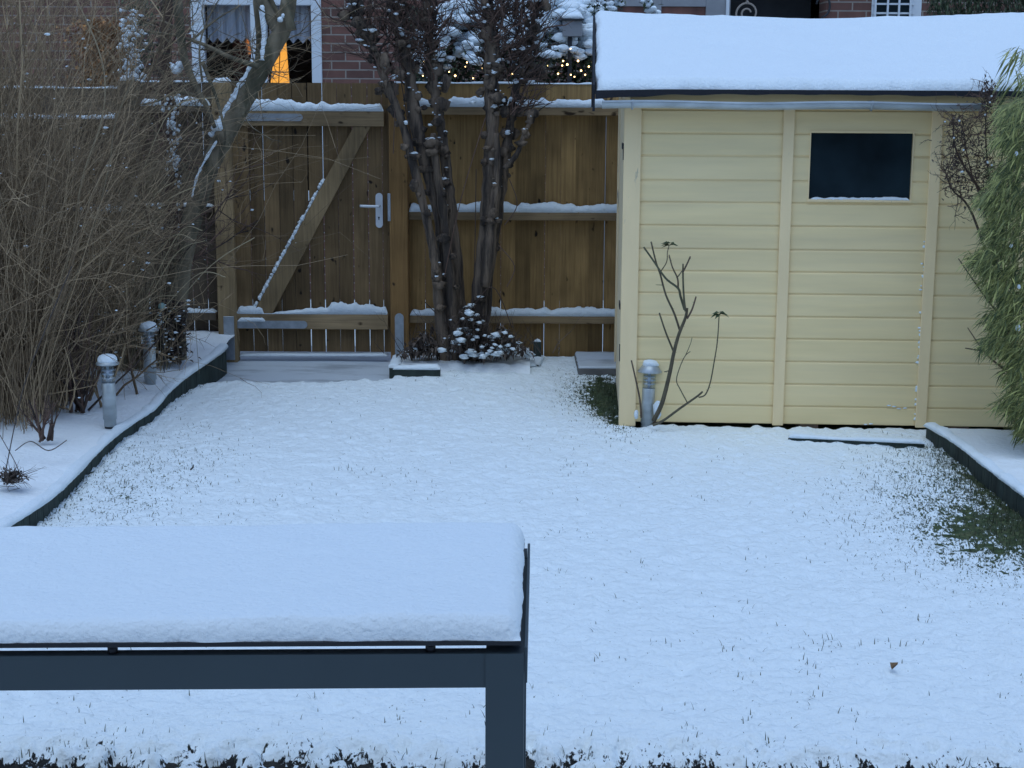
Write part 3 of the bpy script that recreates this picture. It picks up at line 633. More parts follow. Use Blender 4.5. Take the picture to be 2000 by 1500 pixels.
# ================================================================== SHED
AZ = R(2.7); U_ = Vector((math.cos(AZ), -math.sin(AZ), 0)); V_ = Vector((math.sin(AZ), math.cos(AZ), 0))
SO = G(1218, 826, .0); SO.z = 0
def SU(px, py, off=0.0):
    """pixel -> (u, z) on the plane parallel to the shed front, 'off' metres in front of it"""
    d = ray(px, py); o = SO-V_*off; t = (o-CP).dot(V_)/d.dot(V_); p = CP+d*t; return (p-SO).dot(U_), p.z
def SW(u, v, z): return SO+U_*u+V_*v+Vector((0,0,z))
sh = thing('garden_shed', 'cream painted wooden shed with dark window and thick snow on its roof', 'shed', SO, -AZ)
Wd, Dp = 3.3, 1.75
zb0 = SU(1380, 829)[1]; zt0 = SU(1380, 183)[1]+.02
uwin0 = SU(1581.5, 320)[0]; uwin1 = SU(1780, 320)[0]; zw1 = SU(1680, 258)[1]; zw0 = SU(1680, 389)[1]
lines = [828,788,745,701,657,614,570,527,484,438,393,350,302,258,212]
zl = [SU(1280, y)[1] for y in lines]; zl[0] += .012; zl.append(zl[-1]+.12); 
mb = MB()   # weatherboards, local coords: x=u, y=v (into shed), z
def wboard(x0, x1, za, zb_, y=0.0):
    lip_ = .007; tn_ = random.random(); n = len(mb.v); z_a, z_b = za+.0015, zb_
    for x in (x0, x1):
        mb.v += [(x, y-.001, z_a+.004), (x, y-.008, z_a), (x, y-.0095, z_a+.004), (x, y-.0095, z_b-.012), (x, y-.003, z_b-.004), (x, y-.003, z_b+.004), (x, y+.018, z_b+.004), (x, y+.018, z_a)]
    for i in range(8): j = (i+1) % 8; mb.f.append((n+i, n+8+i, n+8+j, n+j)); mb.t.append(tn_)
    mb.f.append(tuple(n+i for i in range(8))); mb.f.append(tuple(n+15-i for i in range(8))); mb.t += [.5, .5]
for a, b in zip(zl[:-1], zl[1:]):
    if b > zw0+.01 and a < zw1-.01: 
        wboard(.0, uwin0, a, b); wboard(uwin1, Wd, a, b)
    else: wboard(.0, Wd, a, b)
front = obj('front_wall', mb, M['cream'], sh, world_co=False)
zTop = zl[-1]
# trims (standing proud)
def strip(px_top, px_bot, wpx, name='trim'):
    ut, _ = SU(px_top, 225, .02); ub, _ = SU(px_bot, 824, .02); u = (ut+ub)/2; wv = wpx/372/2
    m_ = MB(); m_.bbox(u-wv, u+wv, -.026, -.0125, zl[0]-.005, zTop-.02, .002); return obj(name, m_, M['cream_trim'], sh, world_co=False)
strip(1540.5, 1520, 21); strip(1829, 1801, 21)
m_ = MB(); m_.bbox(-.026, .062, -.026, -.0125, zl[0]-.02, zTop-.03, .002); m_.bbox(-.026, -.0045, -.0125, .075, zl[0]-.02, zTop-.03, .002); obj('trim', m_, M['cream_trim'], sh, world_co=False)
# window: dark pane set back, reveal strips, snow on the lower edge
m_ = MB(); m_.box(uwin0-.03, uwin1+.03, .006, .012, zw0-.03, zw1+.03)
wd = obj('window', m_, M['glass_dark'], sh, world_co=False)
m_ = MB(); 
for (x0, x1, z0, z1) in ((uwin0-.006, uwin0, zw0, zw1), (uwin1, uwin1+.006, zw0, zw1), (uwin0-.006, uwin1+.006, zw1, zw1+.006)):
    m_.box(x0, x1, -.014, .005, z0, z1)
m_.box(uwin0-.006, uwin1+.006, -.018, .005, zw0-.014, zw0-.001)
obj('frame', m_, M['cream_trim'], wd, world_co=False)
m_ = MB(); 
def to_sh(pts): return [Vector(p) for p in pts]
snow_ridge(m_, to_sh([(uwin0+.004, -.007, zw0-.003), (uwin1-.004, -.007, zw0-.003)]), .022, .012, .6, .008, .03, lumpy=.6); obj('snow_cap', m_, M['snow'], wd, smooth=True, world_co=False)
# left side wall with door
m_ = MB(); y = .0
for i in range(9):
    m_.box(-.004, .015, .076+i*.117, .076+(i+1)*.117-.003, zl[0]+.01, zTop-.03)
for i in range(9, 14): m_.box(-.004, .015, .076+i*.117, min(Dp-.05, .076+(i+1)*.117-.003), zl[0]+.01, zTop-.03)
obj('side_wall', m_, M['cream_worn'], sh, world_co=False)
m_ = MB(); m_.bbox(-.024, -.0045, .16, 1.02, zl[0]+.03, zTop-.10, .002); dr = obj('door', m_, M['cream_worn'], sh, world_co=False)
for z in (.60, 1.45): m_ = MB(); m_.box(-.030, -.0245, .17, .32, z-.015, z+.015); obj('hinge', m_, M['dark_metal'], dr, world_co=False)
for z, h in ((SU(1225, 296)[1], .085), (SU(1217, 688)[1], .09)): m_ = MB(); m_.box(-.031, -.0265, -.022, -.006, z-h/2, z+h/2); obj('hinge', m_, M['dark_metal'], sh, world_co=False)
m_ = MB(); m_.bbox(-.022, .02, Dp-.045, Dp, zl[0]-.02, zTop-.03, .003); m_.box(0, Wd, Dp-.02, Dp, zl[0], zTop); m_.box(Wd-.02, Wd, .02, Dp-.021, zl[0], zTop); obj('rear_wall', m_, M['cream_worn'], sh, world_co=False)
m_ = MB(); m_.box(.02, Wd-.03, .03, Dp-.03, zl[0]+.01, zl[0]+.03); obj('floor', m_, M['soil'], sh, world_co=False)
for u in (.10, .93, 1.72, 2.6): m_ = MB(); m_.bbox(u, u+.10, .01, .20, -.10, zl[0]+.008, .004); obj('foundation_block', m_, M['brick_edge'], sh, world_co=False)
# roof
OH = .17; eu0 = SU(1163, 188, OH)[0]; ev = -OH; zE = SU(1600, 183, OH)[1]
rv_ = Dp/2; 
def ridge_z():
    d = ray(1600, 46); p = SO+V_*rv_; t = (p-CP).dot(V_)/d.dot(V_); return (CP+d*t).z
zR = ridge_z(); ur1 = Wd+.15
def sag(u, t): s = (u-eu0)/(ur1-eu0); return -.035*math.sin(math.pi*min(1, max(0, s*1.5)))*t + (.0 if s < .6 else .02*(s-.6)*t)
def roofp(u, t, h=0):   # t 0 eave .. 1 ridge
    y = ev+(rv_-ev)*t; z = zE+(zR-zE)*t+sag(u, t)+h-.02*(1-t)*max(0, .35-(u-eu0))**1; return (u, y, z)
m_ = MB(); nU = 40
for s_side in (0, 1):
    for i in range(nU):
        u0 = eu0+(ur1-eu0)*i/nU; u1 = eu0+(ur1-eu0)*(i+1)/nU
        def rp(u, t, h):
            p = roofp(u, t, h); return p if s_side == 0 else (p[0], 2*rv_-p[1], p[2])
        P8 = [rp(u0,0,-.004), rp(u1,0,-.004), rp(u1,1,-.004), rp(u0,1,-.004), rp(u0,0,.012), rp(u1,0,.012), rp(u1,1,.012), rp(u0,1,.012)]
        if s_side: P8 = [P8[1],P8[0],P8[3],P8[2],P8[5],P8[4],P8[7],P8[6]]
        m_.quadbox(P8, .5)
    # felt lip that hangs at the eave, wavy
lipm = MB()
for i in range(160):
    u0 = eu0+(ur1-eu0)*i/90; u1 = eu0+(ur1-eu0)*(i+1)/90
    dz = lambda u: .030-.012*math.exp(-((u-eu0-1.1)/.9)**2)+.010*math.exp(-((u-eu0)/.25)**2)+.003*math.sin(u*23)
    a = roofp(u0, 0, .014); b = roofp(u1, 0, .014)
    lipm.quadbox([(a[0],a[1]-.010,a[2]-dz(u0)),(b[0],b[1]-.010,b[2]-dz(u1)),(b[0],b[1]-.003,b[2]-dz(u1)),(a[0],a[1]-.003,a[2]-dz(u0)),
                  (a[0],a[1]-.010,a[2]+.004),(b[0],b[1]-.010,b[2]+.004),(b[0],b[1]-.003,b[2]+.004),(a[0],a[1]-.003,a[2]+.004)], .5)
rf = obj('roof', m_, M['felt'], sh, world_co=False); obj('felt_edge', lipm, M['felt'], rf, world_co=False)
# verge board at the left gable
m_ = MB()
for s_side in (0, 1):
    rp = lambda t, h, u: ((lambda p: p if s_side == 0 else (p[0], 2*rv_-p[1], p[2]))(roofp(u, t, h)))
    m_.quadbox([rp(0,-.085,eu0-.015), rp(0,-.085,eu0-.002), rp(1,-.085,eu0-.002), rp(1,-.085,eu0-.015), rp(0,.045,eu0-.015), rp(0,.045,eu0-.002), rp(1,.045,eu0-.002), rp(1,.045,eu0-.015)], .5)
obj('verge_board', m_, M['felt'], rf, world_co=False)
m_ = MB(); Ls = math.hypot(rv_-ev, zR-zE)
snow_slab(m_, lambda u, v, h: roofp(eu0+.0+u, v/Ls*1.0, .013+h), ur1-eu0, Ls*1.012, .058, .035, .10, .02, 12, .12)
obj('snow_cap', m_, M['snow'], rf, smooth=True, world_co=False)
m_ = MB(); snow_slab(m_, lambda u, v, h: (lambda p: (p[0], 2*rv_-p[1], p[2]))(roofp(ur1-u, v/Ls, .013+h)), ur1-eu0, Ls*1.012, .058, .035, .10, .06, 17, .12)
obj('snow_cap', m_, M['snow'], rf, smooth=True, world_co=False)
# gables and fascia
m_ = MB()
for u in (0, Wd-.018):
    m_ = MB(); n = len(m_.v); m_.v += [(u,0.02,zTop-.03),(u,Dp-.02,zTop-.03),(u,rv_,zR-.02),(u+.018,0.02,zTop-.03),(u+.018,Dp-.02,zTop-.03),(u+.018,rv_,zR-.02)]
    m_.f += [(n,n+2,n+1),(n+3,n+4,n+5),(n,n+3,n+5,n+2),(n+1,n+2,n+5,n+4),(n,n+1,n+4,n+3)]; m_.t += [.5]*5
    obj('gable', m_, M['cream_worn'], sh, world_co=False)
zg1 = SU(1500, 198, OH)[1]; 
m_ = MB(); m_.box(.0, Wd, ev+.045, ev+.06, zg1-.034, zE+.01); fa = obj('fascia', m_, M['cream'], sh, world_co=False)
# half-round gutter with brackets
gu0 = SU(1176, 205, OH+.05)[0]; gu1 = SU(1928, 205, OH+.05)[0]; rg = .036
m_ = MB(); n = 0; gy = ev+.008; ng = 12; nu = 30
prof = [(rg*math.cos(math.pi+math.pi*k/ng), rg*math.sin(math.pi+math.pi*k/ng)) for k in range(ng+1)]
lipz = .010; prof = [(-rg-.004, .004), (-rg-.006, -.004)]+prof
inner = [(p[0]*.94, p[1]*.94) for p in prof[2:]][::-1]
ring = prof+inner; m = len(ring)
for i in range(nu+1):
    u = gu0+(gu1-gu0)*i/nu; zz = zg1-.004-.010*(i/nu)*0+.004*math.sin(i*.4)
    for (a, b) in ring: m_.v.append((u, gy+a, zz+b))
for i in range(nu):
    for k in range(m): j = (k+1) % m; m_.f.append((i*m+k, i*m+j, (i+1)*m+j, (i+1)*m+k)); m_.t.append(.5)
# end caps
for e_, uu in ((0, gu0), (nu, gu1)): m_.f.append(tuple(e_*m+k for k in (range(m) if e_ else range(m-1, -1, -1)))); m_.t.append(.5)
gt_ = obj('gutter', m_, M['zinc'], sh, world_co=False)
for px in (1236, 1706):
    m_ = MB(); u = SU(px, 205, OH+.05)[0]
    m_.tube([(u, gy+(rg+.003)*math.cos(math.pi+math.pi*k/10), zg1-.002+(rg+.003)*math.sin(math.pi+math.pi*k/10)) for k in range(11)], .006, 6)
    m_.box(u-.006, u+.006, gy-rg-.002, gy+rg, zg1-.001, zg1+.006)
    obj('bracket', m_, M['steel'], gt_, world_co=False)
# water drips frozen as a line of beads by the right strip
m_ = MB()
for i in range(38):
    t_ = random.random()**.8; py = 470+t_*350; px = 1803-14*t_+random.uniform(-3, 3); u, z = SU(px, py, .0)
    s = random.uniform(.004, .010); m_.blob((u, -.014, z), s*1.2, .009, s*random.uniform(.6,1.2), .3, 6, 4)
for px, py in ((1745,793),(1755,797),(1767,796),(1735,791),(1700,827),(1690,828)):
    u, z = SU(px, py); m_.blob((u, -.013, z), .012, .004, .004, .3, 6, 4)
obj('frost', m_, M['snow'], sh, smooth=True, world_co=False)
# slab at the shed door
m_ = MB(); q = [G(1122, 686, .035), G(1206, 684, .035), G(1206, 716, .035), G(1124, 715, .035)]; n = 0
xa, xb = q[0].x, q[1].x+.03; m_.bbox(xa, xb, q[2].y, q[0].y, -.05, .022, .006); st = thing('door_step', 'flat paving slab under thin snow beside the shed door', 'step', ((xa+xb)/2, (q[0].y+q[2].y)/2, 0)); obj('slab', m_, M['stone'], st)
m_ = MB(); snow_slab(m_, lambda u, v, h: (xa+.004+u, q[2].y+.004+v, .022+h), xb-xa-.008, q[0].y-q[2].y-.008, .014, .012, .3, .02, 4, .08); obj('snow_cap', m_, M['thin_snow'], st, smooth=True)

# ================================================================== kerb stones round the tree bed
kb = G(772, 712, .06); kc = G(1050, 692, .06)
e = thing('kerb_stones', 'snowy kerb stones around the bed of the knobbly tree', 'kerb', (kb.x, kb.y, 0))
pts = [P(772, 690, Yf-.15), G(770, 716, .07), G(860, 722, .06), G(960, 706, .07), G(1046, 700, .07), P(1050, 672, Yf-.55)]
pts = [G(778, 690, .07), G(768, 714, .06), G(860, 716, .055), G(960, 706, .055), G(1044, 698, .06), G(1052, 678, .08)]
KSKIP = True
for a, b in zip(pts[:-1], pts[1:]):
    if KSKIP and abs(a.x-G(860,716,.055).x) < .01: continue
    m_ = MB(); d = (b-a); d.z = 0; d.normalize(); nn = Vector((-d.y, d.x, 0))*.025
    zt_ = .045 if a.x < G(850,716,.06).x else (.012 if b.x < G(1049,690,.06).x+.02 else .04)
    m_.quadbox([Vector((a.x,a.y,-.1))+nn, Vector((a.x,a.y,-.1))-nn, Vector((b.x,b.y,-.1))-nn, Vector((b.x,b.y,-.1))+nn, Vector((a.x,a.y,zt_))+nn, Vector((a.x,a.y,zt_))-nn, Vector((b.x,b.y,zt_))-nn, Vector((b.x,b.y,zt_))+nn], .5)
    ks = obj('kerb_stone', m_, M['edging'], e)
    m_ = MB(); snow_ridge(m_, [(a.x, a.y, zt_-.004), (b.x, b.y, zt_-.004)], .075, .026, .3, .02, .08); obj('snow_cap', m_, M['snow'], ks, smooth=True)
m_ = MB(); q = G(1048, 690, .05); m_.bbox(q.x-.02, q.x+.03, q.y-.02, q.y+.03, -.08, .13, .005); o = obj('kerb_post', m_, M['edging'], e)
m_ = MB(); snow_ridge(m_, [(q.x-.018, q.y+.005, .128), (q.x+.028, q.y+.005, .128)], .045, .02, .2, .01, .05); obj('snow_cap', m_, M['snow'], o, smooth=True)
# snow surface inside that bed
bx = np.arange(pts[1].x+.03, pts[4].x-.02, .02); by = np.arange(pts[2].y+.03, Yf-.01, .02); BX, BY = np.meshgrid(bx, by, indexing='ij')
o = grid_obj('flower_bed', BX, BY, .035+.05*fbm(BX, BY, .2, 3, 44)+.02*fbm(BX, BY, .05, 2, 45)+.015-.10*np.clip((by[0]+.14-BY)/.12, 0, 1)*np.clip((BX-G(845, 716, 0).x)/.1, 0, 1), M['lawn_snow']); tag(o, 'snowy bed under the knobbly tree', 'flower bed', kind='structure')

# ================================================================== garden lamps
lp = G(215, 824, .075)
def make_lamp(loc, label, heavy):
    e = thing('garden_lamp', label, 'lamp', loc, group='short steel garden lamps')
    m_ = MB(); m_.lathe([(.030,-.02),(.030,.015),(.0345,.016),(.0345,.20),(.033,.204),(.030,.204)], tone=.5); obj('body', m_, M['zinc'], e, True, False)
    m_ = MB(); m_.lathe([(.028,-.03),(.028,.014)]); obj('foot', m_, M['dark_metal'], e, True, False)
    m_ = MB(); m_.lathe([(.0335,.2045),(.0345,.215),(.0345,.295)]); obj('lens', m_, M['clear'], e, True, False)
    m_ = MB()
    for z in (.225, .245, .265): m_.lathe([(.0300,z),(.032,z+.002),(.0300,z+.004)])
    m_.lathe([(.008,.204),(.008,.29)]); obj('louvre', m_, M['white_metal'], e, True, False)
    m_ = MB()
    if heavy: m_.lathe([(.034,.2955),(.056,.296),(.058,.300),(.054,.308),(.036,.318),(.030,.320)])
    else: m_.lathe([(.034,.2955),(.064,.290),(.065,.294),(.038,.328),(.034,.330)])
    obj('cap', m_, M['zinc'], e, True, False)
    m_ = MB()
    if heavy: m_.lathe([(.048,.308),(.049,.318),(.047,.330),(.040,.340),(.028,.346),(.012,.349),(.001,.350)], sides=20)
    else: m_.blob((0,0,.335), .044, .042, .022, .16, 14, 9)
    obj('snow_cap', m_, M['snow'], e, True, False)
    return e
make_lamp(lp, 'steel garden lamp with full snow cap standing nearer the left bed edging', True)
lp2 = G(294, 746, .09)
l2 = make_lamp(lp2, 'steel garden lamp with snow cap further back in the left bed', True)
lp3 = G(1263, 831, -.01); l3 = make_lamp(lp3, 'steel garden lamp with conical cap at the corner of the shed', False); l3.rotation_euler = (0, R(2.0), 0)

# ================================================================== rose
def rp_(cx, cy, off=.16):
    px, py = 1150+cx/3.125, 400+cy/3.125; d = ray(px, py); o = SO-V_*off; t = (o-CP).dot(V_)/d.dot(V_); return CP+d*t
rb = rp_(400, 1300); rose = thing('rose_bush', 'bare pruned rose with few green leaves against the shed', 'rose', (rb.x, rb.y, 0))
ro = [([(395,1320),(440,1230),(470,1130),(500,1000),(520,900),(550,790),(590,690),(600,630)], .013, .007, .16),
 ([(590,650),(580,560),(575,440),(575,360)], .006, .004, .17), ([(575,410),(600,360),(620,315)], .0045, .004, .18),
 ([(585,640),(560,560),(545,510),(480,460),(440,410),(400,350),(335,258)], .007, .0045, .15), ([(545,510),(542,450),(510,380),(490,305)], .005, .003, .14),
 ([(542,440),(565,410),(580,390)], .003, .002, .14), ([(555,765),(520,660),(470,550),(435,420),(410,350),(380,225)], .006, .004, .13),
 ([(440,405),(475,350),(480,290),(490,250)], .0028, .002, .12), ([(600,695),(630,640),(655,560)], .0055, .004, .17), ([(515,890),(470,780),(430,660)], .0055, .004, .13),
 ([(320,1300),(312,1190),(285,1060),(260,950)], .0055, .004, .10), ([(390,1345),(450,1320),(560,1240),(660,1170),(695,1140)], .0075, .005, .2),
 ([(670,1175),(710,1160),(740,1090),(765,960),(785,830),(795,680)], .004, .0028, .22), ([(600,1205),(560,1130),(535,1070),(560,980),(590,920),(620,895)], .0032, .002, .2),
 ([(590,920),(620,850),(630,810)], .002, .0015, .2), ([(500,1010),(460,1020)], .003,.002,.16), ([(450,490),(408,488)],.0018,.001,.13)]
m_ = MB(); th_ = MB()
for pl_, r0, r1, off in ro:
    n = len(pl_); sp, rr = spline([rp_(x, y, off) for x, y in pl_], [r0+(r1-r0)*i/(n-1) for i in range(n)], 4); m_.tube(sp, rr, 7)
    for i in range(1, len(sp)-1):
        if random.random() < .5:
            d = rv(1); d.y *= .4; d.normalize(); m_.tube([sp[i], sp[i]+d*(rr[i]+.006)], [.0018, .0004], 3, cap=False)
obj('stems', m_, M['green_stem'], rose, smooth=True)
m_ = MB()
for (cx, cy, off, dx, nlv) in ((500,240,.12,1,9), (800,660,.22,.8,7)):
    for k in range(nlv):
        p = rp_(cx+random.uniform(-8,8), cy+random.uniform(-10,10), off); d = Vector((random.choice([-1,1])*random.uniform(.3,1)*dx, random.uniform(-.5,.2), random.uniform(-.1,.35)))
        m_.leaf(p, d, (0,-.3,1), random.uniform(.035,.055), .024, droop=.45)
obj('leaves', m_, M['rose_leaf'], rose)
m_ = MB(); q = rp_(420, 1240, .05); m_.blob((q.x, q.y, q.z-.01), .022, .02, .05, .3, 8, 6); q = rp_(290,1280,.06); m_.blob((q.x,q.y,q.z), .012,.02,.025,.3,8,6); obj('snow', m_, M['snow'], rose, smooth=True)

# ================================================================== TABLE
ztb = .742
def T3(px, py, z): return G(px, py, z)
# frame levels: apron z .651-.7175, front face at Y ~2.66
fl0 = G(-260, 1350.6, .651); fr0 = G(948, 1343, .651)
tb = thing('garden_table', 'dark metal garden table with thick snow on its black top', 'table', (fr0.x+.02, fr0.y, -.03))
dF = (fr0-fl0); dF.z = 0; dF.normalize(); nB = Vector((-dF.y, dF.x, 0)); sideB = Vector((.018, 1, 0)).normalized()
frR = G(1023, 1343, .651); frR = Vector((frR.x, fr0.y+dF.y*(frR.x-fr0.x), .651))
zA0, zA1 = .651, .7165; depthT = .66
def prism(mb, a, b, back, th, z0, z1, tone=.5):
    a = Vector((a.x, a.y, 0)); b = Vector((b.x, b.y, 0)); o1 = back*th
    mb.quadbox([a+Vector((0,0,z0)), b+Vector((0,0,z0)), b+o1+Vector((0,0,z0)), a+o1+Vector((0,0,z0)), a+Vector((0,0,z1)), b+Vector((0,0,z1)), b+o1+Vector((0,0,z1)), a+o1+Vector((0,0,z1))], tone)
LT = 1.95
m_ = MB(); lf = fr0-dF*LT
prism(m_, lf, fr0+dF*.004, nB, .03, zA0, zA1); obj('apron', m_, M['table_metal'], tb)
lw = (frR-fr0).length
def legat(p, name='leg', dy=.07):
    m_ = MB(); prism(m_, p, p+dF*lw, sideB, dy, -.03, zA1+.0005); return obj(name, m_, M['table_metal'], tb)
lg = fr0-nB*.003; legat(lg)
rear = fr0+sideB*(depthT-.07); legat(rear); legat(fr0-dF*(LT+lw)-nB*.003); legat(rear-dF*(LT+lw))
m_ = MB(); s0 = frR-dF*.03+sideB*.068; prism(m_, s0, s0+dF*.03, sideB, depthT-.14, zA0, zA1-.001); obj('apron', m_, M['table_metal'], tb)
m_ = MB(); s1 = lf+sideB*(depthT-.04); prism(m_, s1, s1+dF*(LT-.001), sideB, .03, zA0, zA1-.001); obj('apron', m_, M['table_metal'], tb)
# side rim strip standing outside the top
m_ = MB(); s0 = frR+dF*.0008-sideB*.0; prism(m_, s0, s0+dF*.0055, sideB, depthT, .66, zA1+.012); obj('side_rim', m_, M['table_metal'], tb)
# spacers
for px in (217, 840, -400):
  for dy_ in (.012, .55):
    m_ = MB(); q = G(px, 1276, .72); p = lf+dF*((Vector((q.x,q.y,0))-Vector((lf.x,lf.y,0))).dot(dF))+nB*.004
    m_.tube([(p.x+.0, p.y+dy_, zA1-.004), (p.x, p.y+dy_, .7345)], .0095, 12)
    obj('spacer', m_, M['dark_metal'], tb, smooth=True)
m_ = MB(); tr = frR-dF*.006; tl = fr0-dF*(LT+.05); prism(m_, tl-nB*.004, tr-nB*.004, sideB, depthT, .734, .742); obj('tabletop', m_, M['table_top'], tb)
m_ = MB(); tW = (tr-tl).length
def tsn(u, v, h):
    p = tl-nB*.002+dF*u+sideB*v; return (p.x, p.y, .7425+h)
snow_slab(m_, tsn, tW, depthT-.004, .040, .030, .09, .011, 30, .05, wobk=.14)
obj('snow_cap', m_, M['snow'], tb, smooth=True)

# ================================================================== TREES
# ---- leaning tree at left
YT = 9.25
def PT(px, py, Y=YT): return P(px, py, Y)
bs = G(336, 700, .1); lt = thing('leaning_tree', 'leaning bare tree with snow along its trunk crossing the gate post', 'tree', (bs.x, YT, .1))
m_ = MB()
tr_pts = [(338,712),(348,560),(372,440),(412,320),(452,240),(490,170),(528,100),(556,45),(572,-60)]; tr_r = [.08,.066,.058,.056,.062,.058,.056,.050,.045]
sp, rr = spline([PT(*p) for p in tr_pts], tr_r, 7); rr = [r*random.uniform(.94, 1.06) for r in rr]; m_.tube(sp, rr, 14)
for pl_, r0, r1, dy in (([(548,62),(520,20),(492,-40)], .045, .03, 0), ([(505,130),(450,112),(400,88),(345,70),(290,62)], .016, .006, -.1), ([(556,45),(535,20),(515,-30)],.03,.02,.1),
    ([(500,150),(506,80),(498,0)], .022,.014,.15), ([(570,60),(556,0)],.03,.02,-.1),
    ([(425,258),(405,300),(385,345),(378,372)], .012, .006, -.06), ([(395,120),(425,200),(440,265),(432,300)], .012,.004,-.2),
    ([(345,-20),(352,60),(362,120),(392,190),(402,205),(420,250)], .03,.012,-.15), ([(362,90),(420,40),(470,10)],.008,.003,-.1), ([(395,160),(390,90),(410,30),(440,-20)],.007,.003,-.2), ([(392,190),(350,180),(300,200),(262,205)],.010,.004,-.1),([(352,60),(310,40),(270,60)],.008,.003,-.1),([(430,95),(400,130),(405,150)],.004,.002,-.1)):
    n = len(pl_); s2, r2 = spline([PT(x, y, YT+dy) for x, y in pl_], [r0+(r1-r0)*i/(n-1) for i in range(n)], 5); m_.tube(s2, r2, 8)
for k in range(46):
    i = random.randrange(14, len(sp)-6); grow(m_, sp[i]+rv(.02), rv(1)+Vector((-.5,0,.2)), random.uniform(.15,.5), .005, 1, 5, .25, 4, .02, .7)
for k in range(60):
    q = PT(random.uniform(250,400), random.uniform(-10,230), YT+random.uniform(-.2,.3)); grow(m_, q, rv(1)+Vector((0,0,.3)), random.uniform(.15,.4), .0045, 1, 5, .25, 4, .02, .7)
trunk = obj('trunk', m_, M['bark'], lt, smooth=True)
m_ = MB()
# knot
q = PT(436, 268); m_.blob((q.x, q.y-.03, q.z), .065, .06, .05, .2, 12, 8); obj('knot', m_, M['bark'], lt, smooth=True)
m_ = MB()
i0 = [i for i, p in enumerate(sp) if p.z > PT(430, 262).z and p.z < PT(515, 120).z]
pp = []; rs = []
for i in i0:
    d = (sp[i+1]-sp[i-1]).normalized(); n_ = Vector((-d.z, 0, d.x)).normalized()
    if n_.z < 0: n_ = -n_
    pp.append(sp[i]+n_*(rr[i]*.90)+Vector((0,-.018,0))); rs.append(.022*random.uniform(.6,1.25))
pps, rss = spline(pp, rs, 4); m_.tube(pps, [r*random.uniform(.85,1.15) for r in rss], 8)
q = PT(428, 250); m_.blob((q.x, q.y-.05, q.z+.01), .035, .03, .04, .25, 10, 7); q = PT(418,262); m_.blob((q.x,q.y-.04,q.z), .025,.02,.02,.3,8,6)
s2 = spline([PT(428,268,YT-.07), PT(405,305,YT-.07), PT(385,345,YT-.07), PT(375,385,YT-.07)], None, 6); m_.tube(s2, [.008*random.uniform(.5,1.4) for _ in s2], 6)
s2 = spline([PT(512,118,YT-.05), PT(516,60,YT-.03), PT(512,10,YT-.03)], None, 8); m_.tube(s2, [.016*random.uniform(.6,1.2) for _ in s2], 7)
for (x,y,s) in ((352,128,.03),(344,136,.03),(338,130,.02),(548,38,.018),(555,30,.015),(388,160,.012),(280,150,.02),(262,150,.025)):
    q = PT(x, y, YT-.1); m_.blob((q.x, q.y, q.z), s, s, s*.9, .35, 8, 6)
obj('snow', m_, M['snow'], lt, smooth=True)
# ---- upright tree with frosted bark
ut = thing('upright_tree', 'thin upright tree with snow stuck to its dark bark', 'tree', (PT(322,700,9.45).x, 9.45, .1))
m_ = MB(); sp2, rr2 = spline([PT(x, y, 9.45) for x, y in ((322,712),(330,560),(340,430),(336,300),(330,210),(322,100),(330,-50))], [.08,.065,.06,.05,.045,.04,.035], 7)
m_.tube(sp2, rr2, 12)
for k in range(40):
    i = random.randrange(10, len(sp2)-1); grow(m_, sp2[i], rv(1)+Vector((0,0,.3)), random.uniform(.2,.5), .006, 1, 5, .22, 4, .03, .7)
obj('trunk', m_, M['twig_dark'], ut, smooth=True)
m_ = MB()
for k in range(160):
    t_ = random.random(); py = 185+t_*150 if random.random() < .75 else random.uniform(340, 470); x = 337+random.gauss(0, 7) + (6 if py > 250 else 0); q = PT(x, py, 9.45); s = random.uniform(.004, .013)
    m_.blob((q.x, q.y-.045, q.z), s, s*.6, s*1.1, .4, 6, 4)
obj('snow', m_, M['snow'], ut, smooth=True)
# speckled climber at its foot
cl = thing('ivy_clump', 'brown leafy clump with snow specks at the foot of the leaning tree', 'plant', (PT(328,690,9.1).x, 9.1, .1))
m_ = MB(); m2 = MB()
for k in range(1800):
    q = PT(random.gauss(328,17), random.uniform(590,704), 9.08+random.uniform(-.1,.08)); m_.leaf(q, rv(1), (0,0,1), .035, .022)
    if k < 110: s = random.uniform(.004,.009); m2.blob((q.x, q.y-.06, q.z), s*1.5, s, s*.6, .4, 6, 4)
obj('leaves', m_, M['leaf_brown'], cl); obj('snow', m2, M['snow'], cl, smooth=True)

